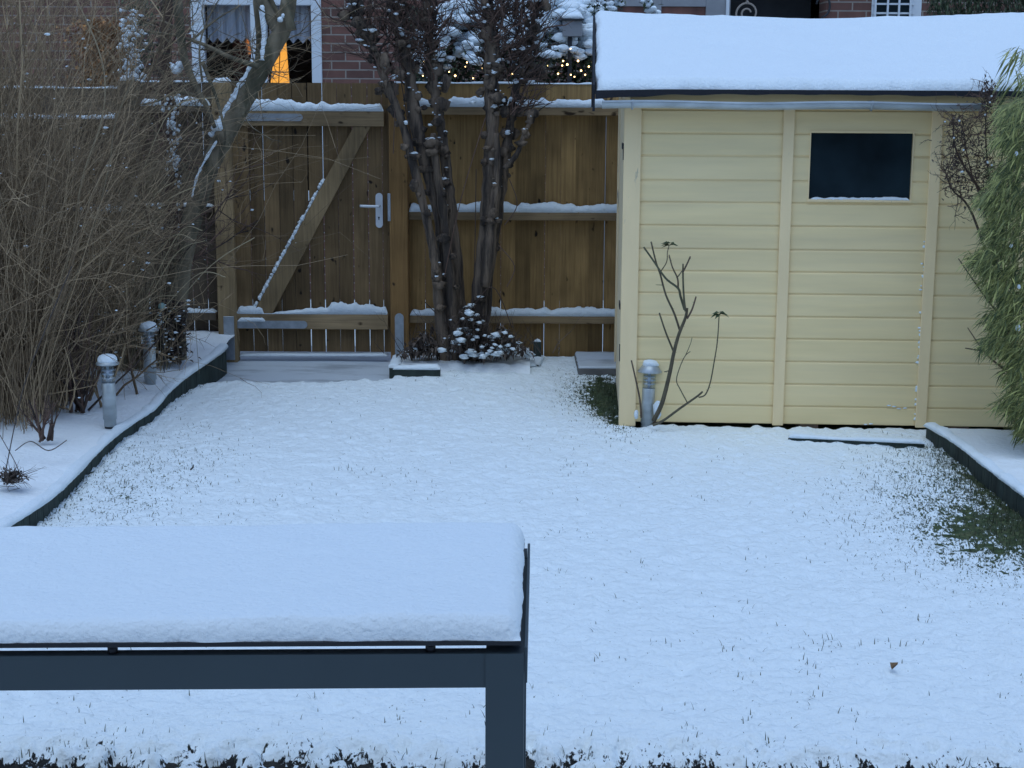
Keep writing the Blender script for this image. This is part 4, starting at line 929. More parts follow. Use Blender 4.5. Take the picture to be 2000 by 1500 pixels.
# ---- knobbly coppiced tree in the middle
YC = 9.74
ct = thing('coppiced_tree', 'knobbly many stemmed coppiced tree with snow dots before the fence', 'tree', (P(905,690,YC).x, YC, .04))
stems = [([(872,705),(858,600),(848,500),(822,380),(790,255),(762,180),(742,130),(722,80),(700,35),(690,-30)], [.045,.04,.036,.034,.033,.031,.032,.034,.036,.03], -.12),
 ([(885,705),(872,560),(862,440),(835,330),(812,240),(800,150),(785,80),(768,10),(760,-40)], [.06,.058,.055,.05,.048,.045,.046,.05,.04], 0),
 ([(902,705),(893,560),(880,430),(872,330),(862,250),(850,180),(842,110),(835,40),(838,-30)], [.06,.055,.05,.042,.034,.036,.03,.03,.03], .05),
 ([(890,705),(880,560),(868,430),(852,320),(846,260)], [.04,.04,.035,.028,.02], -.08),
 ([(925,705),(938,560),(952,430),(958,330),(962,240),(958,170),(962,100),(955,40),(950,-30)], [.065,.062,.058,.055,.052,.05,.05,.045,.04], 0),
 ([(935,705),(950,560),(968,430),(984,330),(994,260),(1004,190),(1022,120),(1038,70),(1050,0)], [.05,.048,.045,.04,.036,.034,.034,.03,.02], .05),
 ([(948,560),(962,430),(972,350),(970,260)], [.04,.042,.035,.02], -.08),
 ([(985,330),(1010,300),(1030,250),(1048,215)], [.02,.02,.018,.01], -.1)]
m_ = MB(); kn = MB(); sn = MB(); tops = []
for pl_, rd, dy in stems:
    q_ = [P(x, y, YC+dy) for x, y in pl_]; rd = [v*.80 for v in rd]
    if pl_[0][1] > 700: q_[0].z = -.04; rd[0] *= 1.25
    s2, r2 = spline(q_, rd, 7); r2 = [r*random.uniform(.86, 1.16) for r in r2]; m_.tube(s2, r2, 11)
    # ropey bark strands
    for k in range(3):
        a = random.random()*6.28; o_ = [s2[i]+Vector((math.cos(a+i*.12)*r2[i]*.85, math.sin(a+i*.12)*r2[i]*.85, 0)) for i in range(len(s2))]; m_.tube(o_, [r*.28 for r in r2], 6)
    for k in range(int(len(s2)*.34)):
        i = random.randrange(6, len(s2)-1); a = random.uniform(-2.9, -.2); c_ = s2[i]+Vector((math.cos(a)*r2[i]*1.1, math.sin(a)*r2[i]*1.0, 0)); s = random.uniform(.012, .034)
        kn.blob(c_, s*random.uniform(.7,1.5), s, s*random.uniform(.7,1.3), .5, 8, 6)
        if random.random() < .4: sn.blob(c_+Vector((0,-.004,s*.75)), s*.75, s*.6, s*.3, .6, 8, 6)
    if s2[-1].z > 2.2: tops.append((s2, r2))
trk = m_
m_ = MB()
for s2, r2 in tops:
    for k in range(52):
        zlo = P(900, 175, YC).z; ii = [i for i, p in enumerate(s2) if p.z > zlo]
        i = random.choice(ii); d = Vector((random.gauss(0,.75), random.gauss(0,.6), random.uniform(.3,1.2)))
        grow(m_, s2[i], d, random.uniform(.18,.42), random.uniform(.004,.008), 1, 5, .2, 4, .06, .5, klen=.6)
    for k in range(34):
        i = random.choice([i for i, p in enumerate(s2) if p.z > P(900, 250, YC).z]); q_=random.uniform(.012,.036); kn.blob(s2[i]+rv(.035), q_*random.uniform(.7,1.5), q_, q_*random.uniform(.8,1.8), .5, 8, 6)
        if random.random() < .7: c_ = s2[i]+rv(.045); s = random.choice([.004,.006,.009,.015]); sn.blob((c_.x, c_.y-.05, c_.z), s*random.uniform(.8,1.6), s, s*random.uniform(.5,1), .7, 8, 6)
# side brushes and dangling twigs
for (x, y, n_, dx) in ((1015,150,26,.8),(1010,215,26,.9),(1000,110,30,.6),(725,50,26,-.1),(790,60,40,0),(845,60,34,0),(960,60,44,0),(1010,40,40,.2),(830,100,24,0),(780,20,30,0),(985,20,34,0)):
    for k in range(n_):
        q = P(x+random.gauss(0,14), y+random.gauss(0,14), YC+random.uniform(-.12,.12)); grow(m_, q, Vector((dx+random.gauss(0,.5), random.gauss(0,.4), random.uniform(.1,1))), random.uniform(.12,.32), .0045, 1, 4, .2, 3, .05, .5)
for pl_ in ([(775,50),(790,200),(862,560)], [(775,110),(768,300)], [(948,230),(900,390),(868,540)], [(1000,640),(960,560),(900,640)], [(955,620),(925,690)], [(880,640),(830,590)], [(930,330),(925,560),(910,690)],[(995,350),(1010,400),(985,440)], [(975,480),(1005,520),(990,560)]):
    s2 = spline([P(x, y, YC-.14) for x, y in pl_], None, 6); m_.tube(s2, .003, 4)
obj('twigs', m_, M['twig_dark'], ct); k0 = len(trk.v); trk.v += kn.v; trk.f += [tuple(k0+i for i in f) for f in kn.f]; trk.t += kn.t; obj('trunk', trk, M['bark2'], ct, smooth=True)
obj('snow', sn, M['snow'], ct, smooth=True)
# low evergreen at its foot
ls = thing('low_shrub', 'low brown leaved shrub flecked with snow at the foot of the coppiced tree', 'shrub', (P(930,690,9.6).x, 9.6, .04))
m_ = MB(); m2 = MB()
def foot(x0, sx_, y0, y1, n_, ps):
    y1 -= 6
    for k in range(n_):
        x = random.gauss(x0, sx_); y = random.uniform(y0+abs(x-x0)*.9, y1)
        if y > y1: continue
        q = P(x, y, 9.6+random.uniform(-.12,.12)); m_.leaf(q, rv(1)+Vector((0,0,-.3)), (0,0,1), random.uniform(.03,.055), .022, droop=.3)
        if random.random() < ps: s = random.choice([.006,.009,.012,.02]); m2.blob((q.x, q.y-.05, q.z), s*1.4, s, s*.8, .6, 8, 6)
foot(828, 20, 645, 698, 420, .01); foot(980, 24, 635, 698, 420, .11); foot(915, 18, 590, 692, 260, .14); foot(925, 60, 675, 700, 420, .08)
for k in range(130):
    q = P(random.gauss(915,62), 690, 9.6+random.uniform(-.1,.1)); grow(m_, q, Vector((random.gauss(0,.4),0,1)), random.uniform(.10,.32), .0028, 1, 4, .2, 3)
obj('foliage', m_, M['leaf_brown'], ls); obj('snow', m2, M['snow'], ls, smooth=True)

# ---------------------------------------------------------------- bare shrubs at the left
def bare_shrub(px, Y, label, n, H, spread, lean, mt='twig', kids=9, r=.010, z0=.1, snowp=.04, lvl=2, rng=(-.25,.25), klen=.40, wob=.15):
    b = P(px, 700, Y); e = thing('bare_shrub', label, 'shrub', (b.x, Y, z0)); m_ = MB(); tips = []; m2 = MB()
    for k in range(n):
        p = Vector((b.x+random.uniform(*rng), Y+random.uniform(-.2,.2), z0-.03)); d = Vector((random.gauss(lean, spread), random.gauss(0, spread*.7), 1))
        grow(m_, p, d, H*random.uniform(.65,1.1), r*random.uniform(.6,1.2), lvl, 9, wob, kids, .03, .6, tips, klen, .12)
    obj('branches', m_, M[mt], e)
    for (p, d, l) in tips:
        if random.random() < snowp: s = random.choice([.003,.004,.005,.009]); m2.blob((p.x,p.y,p.z), s*1.4, s, s*.7, .4, 6, 4)
    if m2.v: obj('snow', m2, M['snow'], e, smooth=True)
    return e
bare_shrub(-60, 7.9, 'dense brown twiggy shrub filling the left edge, nearest the lawn', 44, 2.9, .24, -.03, rng=(-.5,.2), klen=.33, kids=10)
bare_shrub(110, 8.6, 'tall brown twiggy shrub behind the nearer garden lamp', 34, 2.8, .14, -.10, kids=11, klen=.24, rng=(-.35,.1))
bare_shrub(215, 9.2, 'straggly grey twiggy shrub between the lamps and the leaning tree', 8, 1.7, .06, -.22, kids=7, klen=.15, wob=.07)
bare_shrub(40, 10.75, 'bare twiggy shrub standing behind the left fence before the brick wall', 46, 3.0, .16, 0, kids=10, klen=.28, z0=-.15, rng=(-1.3,.75), snowp=.01)
bare_shrub(40, 9.5, 'dark twig thicket at the foot of the left fence', 60, 1.7, .4, 0, 'twig_dark', kids=10, rng=(-1.1,.75))
bare_shrub(60, 8.2, 'low tangled brown shrub between the clipped stems and the thicket', 46, 1.1, .7, 0, rng=(-.8,.55), kids=9, r=.007)
def fine_stems(px, Y, label, n, x0, x1, H0, H1, mt='twig'):
    b = P(px, 700, Y); e = thing('dry_plant', label, 'dry plant', (b.x, Y, .1)); m_ = MB()
    for k in range(n):
        x = b.x+random.uniform(x0, x1); p = Vector((x, Y+random.gauss(0, .22), .08)); d = Vector((random.gauss(.02, .16), random.gauss(0, .12), 1)).normalized(); L = random.uniform(H0, H1); pts = [p]; w = random.uniform(.06, .24); q = Vector((random.gauss(0,.02), 0, -random.uniform(0,.03)))
        for i in range(11): pts.append(pts[-1]+d*L/11); d = (d+rv(w)+q*i*.6).normalized()
        m_.tube(pts, [.0018*(1-.06*i) for i in range(12)], 3, cap=False)
        for j in range(3):
            c = random.choice(pts[3:]); grow(m_, c, rv(1)+Vector((0,0,.5)), random.uniform(.08,.28), .0014, 0, 4, .3)
    obj('stalks', m_, M[mt], e)
fine_stems(20, 7.75, 'mass of fine dry brown stems at the far left edge', 1250, -.6, .22, .7, 3.1)
fine_stems(150, 8.35, 'mass of fine dry stems rising behind the nearer garden lamp', 1100, -.65, .06, .8, 2.8)
# arching thick limb low at left
m_ = MB(); 
for pl_, r0, r1, Y in (([(-40,790),(10,745),(45,700),(90,640),(128,560),(150,470)], .034, .006, 7.6), ([(40,772),(70,778),(110,792),(135,800)], .010, .005, 7.7), ([(-10,740),(60,720),(130,700),(200,660)], .018, .006, 7.8), ([(200,560),(215,520),(240,470),(300,440)],.010,.004,8.2),([(250,700),(262,600),(290,510)],.010,.005,8.6)):
    n = len(pl_); s2, r2 = spline([P(x, y, Y) for x, y in pl_], [r0+(r1-r0)*i/(n-1) for i in range(n)], 6); m_.tube(s2, r2, 8)
    for k in range(14): grow(m_, random.choice(s2), Vector((random.gauss(0,.7),random.gauss(0,.4),random.uniform(.2,1))), random.uniform(.2,.5), .005, 1, 5, .15, 4, .03, .5)
lb = P(-20, 780, 7.6); e = thing('bent_shrub', 'thick bent limb with twigs arching out of the left shrub', 'shrub', (lb.x, lb.y, .1)); obj('branches', m_, M['twig'], e)
# clipped stems standing in the snow
def stub(px, py, label, n, hpx, sp_):
    b = G(px, py, .105); e = thing('clipped_shrub', label, 'shrub', (b.x, b.y, .1)); m_ = MB(); Hh = hpx/390
    for k in range(n):
        d = Vector((random.gauss(0, sp_), random.gauss(0, sp_*.6), 1)); grow(m_, b+Vector((random.gauss(0,.02), random.gauss(0,.02), -.03)), d, Hh*random.uniform(.5,1.1), random.uniform(.005,.011), 1, 6, .10, 4, .03, .4, klen=.45)
    obj('stems', m_, M['twig_dark'], e)
stub(160, 793, 'dark shrub with thick stems rising from the snow behind the nearer lamp', 15, 300, .32)
stub(88, 848, 'small cluster of short dark clipped stems in the left bed', 9, 110, .35)
stub(20, 800, 'thin dark stems in the snow at the far left', 8, 260, .3)
# dried tuft at the left edge
b = G(22, 938, .11); e = thing('dry_tuft', 'dried spiky tuft on the snow at the left edge', 'plant', (b.x, b.y, .1)); m_ = MB()
for k in range(70):
    a = random.uniform(-.6, 6.28-.6); d = Vector((math.cos(a), math.sin(a)*.8, random.uniform(.05, .9))); grow(m_, b+rv(.012), d, random.uniform(.05,.15), .0018, 0, 4, .2, 0, -.06)
for k in range(160): q = b+Vector((random.gauss(0,.025), random.gauss(0,.02), random.uniform(0,.04))); m_.leaf(q, rv(1), (0,0,1), .022, .012)
for pl_ in ([(30,880),(60,862),(95,880),(130,860)], [(0,850),(28,900),(40,930)], [(10,925),(45,760),(90,640),(140,520)]):
    m_.tube(spline([G(x, y, .13) if y > 800 else P(x, y, b.y) for x, y in pl_], None, 6), .0025, 4)
obj('stalks', m_, M['leaf_brown'], e)
# ornamental grass
b = P(262, 722, 8.98); OGY = 8.98
og = thing('ornamental_grass', 'tall dry ornamental grass with pale stalks arching to the right', 'ornamental grass', (b.x, 8.55, .1)); m_ = MB()
for k in range(360):
    p = Vector((b.x+random.gauss(-.08,.14), OGY+random.gauss(0,.06), .09)); a = random.gauss(.0, .10); Lg = random.uniform(.5, 1.5); d = Vector((a, random.gauss(0,.12), 1)).normalized(); pts = [p]; bend = random.uniform(.0, .05)
    for i in range(10): pts.append(pts[-1]+d*Lg/10); d = (d+Vector((bend*i*.35, 0, -bend*i*.30))).normalized()
    m_.tube(pts, [.0019*(1-.06*i) for i in range(11)], 3, cap=False)
og_m = m_; m_ = MB()
for (x0, y0, x1, y1, x2, y2) in ((270,690,400,530,497,464),(270,660,380,540,440,541),(262,640,300,585,345,577),(275,600,350,455,395,450),(280,520,340,460,380,470),(250,600,300,420,385,362),(245,560,290,400,345,352),(262,640,340,500,400,470),(240,420,280,330,310,315),(255,400,330,220,420,190)):
    m_.tube(spline([P(x0,y0,8.9), P(x1,y1,8.8), P(x2,y2,8.75)], None, 8), .0030, 4)
obj('arching_stalk', m_, M['reed_pale'], og); m_ = MB()
# plumes
for k in range(60):
    q = P(random.gauss(285,28), random.uniform(350,560), 8.95+random.uniform(-.15,.1)); d = Vector((random.uniform(.2,.9), 0, .8))
    for j in range(14): m_.leaf(q+d*.012*j, d+rv(.35), (0,-1,0), .05, .004)
obj('plume', m_, M['reed'], og); obj('stalks', og_m, M['reed'], og)
m_ = MB()
for k in range(150):
    x = b.x-.04+random.gauss(0,.05); m_.tube([(x, OGY-.05+random.gauss(0,.04), .08), (x+random.gauss(0,.015), OGY-.05+random.gauss(0,.04), random.uniform(.2,.40))], .003, 4)
obj('cut_base', m_, M['reed'], og)
# tall pale canes in front
for (pl_, lab) in (([(-5,900),(90,620),(135,500),(160,350),(197,240),(205,160),(190,90),(150,0)], 'long pale cane leaning across the left shrubs'), ([(60,760),(170,480),(212,330),(225,240),(262,150)], 'thin pale cane behind the first one in the left shrubs')):
    b = P(pl_[0][0], pl_[0][1], 7.7); m_ = MB(); m_.tube(spline([P(x, y, 7.7) for x, y in pl_], None, 6), .0036, 6)
    e = thing('cane', lab, 'cane', (b.x, b.y, b.z)); obj('stalk', m_, M['reed'], e, smooth=True)
# glass ball on a stake
q = P(316, 599, 8.9); e = thing('glass_ball', 'pale green glass garden ball among the grass by the leaning tree', 'garden ornament', (q.x, 8.9, .1)); m_ = MB(); m_.blob(q, .022, .022, .024, .0, 16, 10); obj('ball', m_, M['green_glass'], e, smooth=True)
m_ = MB(); m_.tube([(q.x, 8.9, .08), (q.x, 8.9, q.z-.02)], .003, 6); obj('stake', m_, M['dark_metal'], e)

# ---------------------------------------------------------------- bamboo & shrub at right
YB_ = 7.35
b = P(2010, 850, YB_); bm_ = thing('bamboo', 'green bamboo with drooping narrow leaves at the right edge', 'bamboo', (b.x, YB_, .08)); m_ = MB(); m2 = MB()
for k in range(26):
    x = b.x+random.uniform(-.03,.6); p = Vector((x, YB_+random.uniform(-.3,.3), .05)); grow(m2, p, Vector((random.gauss(-.05,.08), random.gauss(0,.1), 1)), random.uniform(1.0,1.9), .006, 1, 8, .05, 8, .01, .5, klen=.25)
obj('culms', m2, M['bamboo'], bm_)
lim_y = [60,130,190,260,330,420,500,600,680,760,860]; lim_x = [1998,1994,1975,1955,1948,1924,1916,1935,1945,1970,1998]
for k in range(10500):
    py = random.uniform(90, 870); lx_ = np.interp(py, lim_y, lim_x)
    px = lx_+abs(random.gauss(0, 60))+random.uniform(-8, 14)+14*math.sin(py*.045+random.random())+12*math.sin(py*.11); dpt = YB_+random.uniform(-.35,.35)
    if py < 190 and random.random() < .75: continue
    q = P(px, py, dpt); d = Vector((random.gauss(-.65,.4), random.gauss(-.2,.4), random.gauss(-.45,.45)))
    m_.leaf(q, d, (0,-.3,1), random.uniform(.045,.10), random.uniform(.005,.0095), droop=random.uniform(.05,.35))
for (x,y,dx,dz) in ((1975,120,-.6,-.9),(1985,100,-.5,-.8),(1970,150,-.7,-1),(1990,150,-.7,-1),(1965,190,-.6,-.6),(1990,130,.3,-1)):
    for j in range(5):
        q = P(x+random.uniform(-10,10), y+random.uniform(-15,15), YB_); m_.leaf(q, (dx+random.gauss(0,.15), -.1, dz), (0,-.3,1), .11, .010, droop=.2)
obj('foliage', m_, M['bamboo'], bm_)
m_ = MB()
for (x,y,s) in ((1988,640,.012),(1990,560,.008),(1975,480,.007),(1985,300,.008)): q = P(x,y,YB_-.3); m_.blob(q, s, s, s*1.4, .3, 7, 5)
obj('snow', m_, M['snow'], bm_, smooth=True)
b = P(1925, 700, 7.62); ds = thing('dead_shrub', 'dark thorny shrub with curled leaves between shed wall and bamboo', 'shrub', (b.x, 7.62, .08)); m_ = MB(); m2 = MB(); m3 = MB()
for pl_ in ([(1985,850),(1960,600),(1925,420),(1895,330),(1880,250)], [(1985,850),(1965,560),(1935,380),(1925,260),(1930,190)], [(1960,600),(1900,420),(1860,370),(1845,330)], [(1935,400),(1870,300),(1862,225)],
            [(2010,600),(1950,540),(1900,500)], [(2010,760),(1960,720),(1925,690),(1890,640)], [(2010,700),(1950,690),(1885,680)], [(1990,640),(1940,600),(1872,505)]):
    s2 = spline([P(x, y, 7.62) for x, y in pl_], None, 6); m_.tube(s2, [.008*(1-.75*i/len(s2)) for i in range(len(s2))], 5)
    for k in range(12):
        p = random.choice(s2[len(s2)//2:]); 
        if p.z > .95: grow(m_, p, rv(1)+Vector((0,0,.2)), random.uniform(.06,.2), .003, 1, 5, .3, 4, .02, .7)
cl_ = [(1885,300,22,40),(1925,240,16,34),(1900,370,24,26),(1930,190,9,16),(1865,330,12,26),(1925,320,20,30),(1870,250,12,20)]
for (x, y, sx_, sy_) in cl_:
    for k in range(60): grow(m_, P(random.gauss(x,sx_), random.gauss(y,sy_), 7.62+random.uniform(-.12,.1)), rv(1)+Vector((0,0,.1)), random.uniform(.04,.11), .0024, 1, 4, .35, 2, .02, .8)
    for k in range(70):
        m2.leaf(P(random.gauss(x,sx_), random.gauss(y,sy_), 7.6+random.uniform(-.12,.1)), rv(1), (0,0,1), .022, .012)
    for k in range(2): q = P(random.gauss(x,sx_), random.gauss(y,sy_), 7.5); s = .005; m3.blob(q, s, s, s, .4, 6, 4)
obj('branches', m_, M['twig_dark'], ds); obj('leaves', m2, M['leaf_brown'], ds); obj('snow', m3, M['snow'], ds, smooth=True)

# ================================================================== BEHIND THE FENCE
YE = 11.6
b = P(1000, 300, YE); ev_ = thing('evergreen_shrub', 'dark evergreen shrub heaped with snow behind the fence', 'shrub', (b.x, YE, -.15)); m_ = MB(); m2 = MB()
pads = []
for k in range(300):
    x = random.uniform(795, 1180); y = random.uniform(5, 125)+(30 if x < 850 else 0)
    top = np.interp(x, [790,820,860,920,1000,1060,1100,1160,1210], [110,80,20,-25,-30,10,0,-10,-25])
    if y < top: continue
    pads.append((x, y, YE+random.uniform(-.25,.2)+(-.002*(y-60))))
for (x, y, Y) in pads:
    q = P(x, y, Y); low = y > 108
    for k in range(16): m_.leaf(q+Vector((random.gauss(0,.05), random.gauss(0,.04), random.gauss(-.055,.03))), rv(1)+Vector((0,-.3,-.2)), (0,0,1), random.uniform(.03,.05), .024)
    if not low or random.random() < .12:
        for j in range(random.choice([3,4,5])):
            s = random.uniform(.024, .055)*(1 if y < 85 else .7); m2.blob(q+Vector((random.gauss(0,.04), random.gauss(-.03,.03), random.gauss(.01,.02))), s*1.25, s, s*.75, .32, 9, 7)
for k in range(9000): q = P(random.uniform(795,1190), random.uniform(15,230), YE+.05+random.uniform(-.2,.3)); m_.leaf(q, rv(1), (0,0,1), random.uniform(.03,.06), .028)
for (x, y) in ((1165,8),(1178,2),(1190,10),(1205,5),(1200,15),(1212,10),(1262,5),(1270,14),(1280,20)):
    q = P(x, y, 10.9)
    for k in range(10): m_.leaf(q+rv(.02), rv(1), (0,0,1), .05, .022)
    for j in range(3): m2.blob(q+rv(.02)+Vector((0,-.02,.015)), .022, .02, .016, .35, 8, 6)
obj('foliage', m_, M['leaf_dark'], ev_); obj('snow', m2, M['snow'], ev_, smooth=True)
m_ = MB(); m_.tube([(b.x, YE+.1, -.16), (b.x+.02, YE+.1, 1.6)], [.04, .02], 8)
for k in range(14): grow(m_, (b.x, YE+.1, random.uniform(.2,1.5)), Vector((random.gauss(0,1),random.gauss(0,.3),.6)), .7, .012, 1, 6)
obj('stems', m_, M['twig_dark'], ev_)
# string lights
fl_ = thing('string_lights', 'string of warm fairy lights in the evergreen behind the fence', 'fairy lights', P(1000, 140, YE-.3)); m_ = MB(); wire = []
bl = [(809,148),(828,120),(826,148),(849,140),(877,140),(889,148),(909,130),(912,122),(924,153),(941,134),(955,128),(968,150),(1070,128),(1100,119),(1129,119),(1115,96),(1090,144),(1098,128),(1115,146),(1143,146),(1122,150),(1056,152),(1082,105),(1000,145),(1150,130),(865,150),(1135,138),(1108,126)]
for (x, y) in bl:
    q = P(x, y, YE-.32+random.uniform(-.04,.02)); s = random.uniform(.0045, .0075); m_ = MB(); m_.blob(q, s, s, s, 0, 8, 6); obj('bulb', m_, M['bulb'], fl_, smooth=True); wire.append(q)
wire.sort(key=lambda q: q.x); m_ = MB(); m_.tube(spline([w+Vector((0,.01,0)) for w in wire], None, 3), .0015, 3); obj('wire', m_, M['dark_metal'], fl_)
# little roofed box among the snowy branches
q0 = P(1099, 54, YE-.35); q1 = P(1137, 40, YE-.35); e = thing('bird_box', 'small grey box with dark lid and snow in the snowy evergreen', 'box', (q0.x, YE-.35, -.15)); m_ = MB()
m_.bbox(q0.x, q1.x, YE-.35, YE-.23, q0.z-.06, q1.z, .003); obj('box_body', m_, M['plaster'], e)
m_ = MB(); m_.bbox(q0.x-.012, q1.x+.012, YE-.37, YE-.21, q1.z, q1.z+.014, .003); obj('lid', m_, M['dark_metal'], e)
m_ = MB(); snow_ridge(m_, [(q0.x-.008, YE-.29, q1.z+.012), (q1.x+.008, YE-.29, q1.z+.012)], .15, .045, .2, .012, .06); obj('snow_cap', m_, M['snow'], e, smooth=True)
m_ = MB(); m_.box(q0.x+.04, q0.x+.07, YE-.30, YE-.27, -.16, q0.z-.06); obj('pole', m_, M['dark_metal'], e)
# copper leaved shrub far left behind fence
b = P(205, 120, 11.0); e = thing('copper_hedge', 'orange brown leaved shrub glowing behind the left fence', 'shrub', (b.x, 11.0, -.15)); m_ = MB()
for k in range(2600): q = P(random.gauss(200,28), random.uniform(40,220), 11.0+random.uniform(-.2,.2)); m_.leaf(q, rv(1), (0,0,1), .045, .03)
obj('foliage', m_, M['leaf_copper'], e); m_ = MB()
for k in range(12): grow(m_, (b.x+random.gauss(0,.1), 11.0, -.16), Vector((random.gauss(0,.1),0,1)), 2.2, .012, 1, 6, .08, 5)
obj('stems', m_, M['twig_dark'], e)
# snow laden small conifer peeping at 250,80
b = P(262, 120, 10.8); e = thing('snowy_bush', 'small bush with snowy twigs beside the brick house corner', 'shrub', (b.x, 10.8, -.15)); m_ = MB(); m2 = MB()
for k in range(900):
    q = P(random.gauss(275,22), random.uniform(-10,260), 10.8+random.uniform(-.15,.15)); m_.leaf(q, rv(1), (0,0,1), .05, .02)
    if k < 90: m2.blob(P(random.gauss(258,13), random.uniform(20,160), 10.65), random.uniform(.01,.026), .02, random.uniform(.008,.018), .4, 7, 5)
obj('foliage', m_, M['leaf_dark'], e); obj('snow', m2, M['snow'], e, smooth=True)
m_ = MB(); m_.tube([(b.x, 10.8, -.16), (b.x, 10.8, 2.0)], [.02,.008], 6); obj('stem', m_, M['twig_dark'], e)

# ---------------------------------------------------------------- neighbour's brick house
YH = 14.0
hs_ = thing('brick_house', 'red brick house with white framed window behind the fence', 'house', (0, YH, -.15))
def hx(px): return P(px, 60, YH).x
def hz_(py, px=900): return P(px, py, YH).z
w0, w1 = hx(374), hx(628); wzt, wzb = 2.58, .75
d0, d1 = hx(1160), hx(1427); p0, p1 = hx(1432), hx(1611); s0, s1 = hx(1700), hx(1797); szb, szt = .9, 2.75
m_ = MB(); H_ = 5.2; T = .30
m_.box(-9, w0, YH, YH+T, -.15, H_); m_.box(w1, d0, YH, YH+T, -.15, H_); m_.box(w0, w1, YH, YH+T, -.15, wzb); m_.box(w0, w1, YH, YH+T, wzt, H_)
m_.box(d0, p1, YH, YH+T, 2.9, H_); m_.box(p1, s0, YH, YH+T, -.15, H_); m_.box(s0, s1, YH, YH+T, -.15, szb); m_.box(s0, s1, YH, YH+T, szt, H_); m_.box(s1, 9, YH, YH+T, -.15, H_)
m_.box(-9, -8.7, YH+T, YH+6, -.15, H_); m_.box(8.7, 9, YH+T, YH+6, -.15, H_); m_.box(-8.7, 8.7, YH+5.7, YH+6, -.15, H_)
obj('wall', m_, M['brick'], hs_)
m_ = MB(); n = 0; m_.v += [(-9.4,YH-.5,H_-.05),(9.4,YH-.5,H_-.05),(9.4,YH+3,H_+2.4),(-9.4,YH+3,H_+2.4),(-9.4,YH+6.5,H_-.05),(9.4,YH+6.5,H_-.05)]; m_.f += [(0,1,2,3),(3,2,5,4),(0,4,5,1),(0,3,4),(1,5,2)]; m_.t += [.5]*5
obj('roof', m_, M['snow'], hs_)
# window 1
m_ = MB(); fw = .115; mid0, mid1 = hx(490), hx(521)
y0 = YH-.02
m_.bbox(w0, w0+fw, y0, y0+.09, wzb, wzt, .006); m_.bbox(w1-.09, w1, y0, y0+.09, wzb, wzt, .006); m_.bbox(w0+fw, w1-.09, y0+.001, y0+.089, hz_(10,500), wzt-.001, .006); m_.bbox(w0+fw, w1-.09, y0+.001, y0+.089, wzb, wzb+.09, .006); m_.bbox(mid0, mid1, y0-.004, y0+.085, wzb+.09, hz_(10,500), .006)
wn_ = obj('window', m_, M['pvc'], hs_)
m_ = MB(); m_.box(w0+fw, mid0, y0+.04, y0+.046, wzb+.09, hz_(10,500)); m_.box(mid1, w1-.09, y0+.04, y0+.046, wzb+.09, hz_(10,500)); obj('pane', m_, M['pane'], wn_)
def curtain(x0, x1, zt, zb, y, mt, name, zig=0, amp=.012, par=wn_):
    m_ = MB(); n_ = int((x1-x0)/.008)
    for i in range(n_+1):
        x = x0+(x1-x0)*i/n_; yy = y+amp*math.sin(x*55)+amp*.5*math.sin(x*131); zz = zb
        if zig: zz = zb+zig*abs(((x-x0)/.085) % 1-.5)*2
        m_.v += [(x, yy, zz), (x, yy, zt)]
    for i in range(n_): m_.f.append((2*i, 2*i+2, 2*i+3, 2*i+1)); m_.t.append(.5)
    return obj(name, m_, M[mt], par, smooth=True)
zc = hz_(84, 500)
curtain(w0+fw, mid0, 2.56, zc-.0, YH+.16, 'curtain', 'curtain', .05); curtain(mid1, w1-.09, 2.56, zc, YH+.16, 'curtain', 'curtain', .05)
curtain(hx(440), hx(492), 2.5, .8, YH+.34, 'drape', 'drape'); 
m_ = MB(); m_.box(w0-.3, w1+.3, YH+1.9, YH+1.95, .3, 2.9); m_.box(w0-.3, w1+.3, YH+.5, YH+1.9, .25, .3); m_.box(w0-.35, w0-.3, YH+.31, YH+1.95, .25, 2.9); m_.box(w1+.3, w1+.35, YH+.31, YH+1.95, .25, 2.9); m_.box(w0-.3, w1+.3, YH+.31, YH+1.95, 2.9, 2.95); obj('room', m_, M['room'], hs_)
# standing lamp inside
q = P(543, 158, YH+.45); lx0, lx1 = P(526, 150, YH+.45).x, P(562, 150, YH+.45).x; t0, t1 = P(538, 82, YH+.45).x, P(556, 82, YH+.45).x; zt_, zb_ = P(545, 82, YH+.45).z, P(545, 158, YH+.45).z-.12
e = thing('paper_lamp', 'glowing orange paper lamp inside the house window', 'lamp', (q.x, YH+.45, .3)); m_ = MB()
m_.quadbox([(lx0,YH+.42,zb_),(lx1,YH+.42,zb_),(lx1,YH+.60,zb_),(lx0,YH+.60,zb_),(t0,YH+.47,zt_),(t1,YH+.47,zt_),(t1,YH+.55,zt_),(t0,YH+.55,zt_)]); obj('shade', m_, M['lamp_glow'], e)
m_ = MB()
for k in range(1, 4): z = zb_+(zt_-zb_)*k/4; 
m_.tube([((lx0+lx1)/2, YH+.415, zb_), ((t0+t1)/2-.0, YH+.465, zt_)], .004, 4); m_.tube([(q.x, YH+.5, .3), (q.x, YH+.5, zb_)], .015, 8); obj('frame', m_, M['drape'], e)
e = thing('hanging_star', 'narrow glowing orange ornament hanging in the house window', 'ornament', P(485, 75, YH+.30)); m_ = MB()
a, b_ = P(480, 50, YH+.30), P(490, 80, YH+.30); m_.box(a.x, b_.x, YH+.29, YH+.31, b_.z, a.z); a, b_ = P(480, 80, YH+.30), P(489, 106, YH+.30); m_.quadbox([(a.x+.02,YH+.29,b_.z),(b_.x+.01,YH+.29,b_.z),(b_.x+.01,YH+.31,b_.z),(a.x+.02,YH+.31,b_.z),(a.x,YH+.29,a.z-.004),(b_.x-.01,YH+.29,a.z-.004),(b_.x-.01,YH+.31,a.z-.004),(a.x,YH+.31,a.z-.004)])
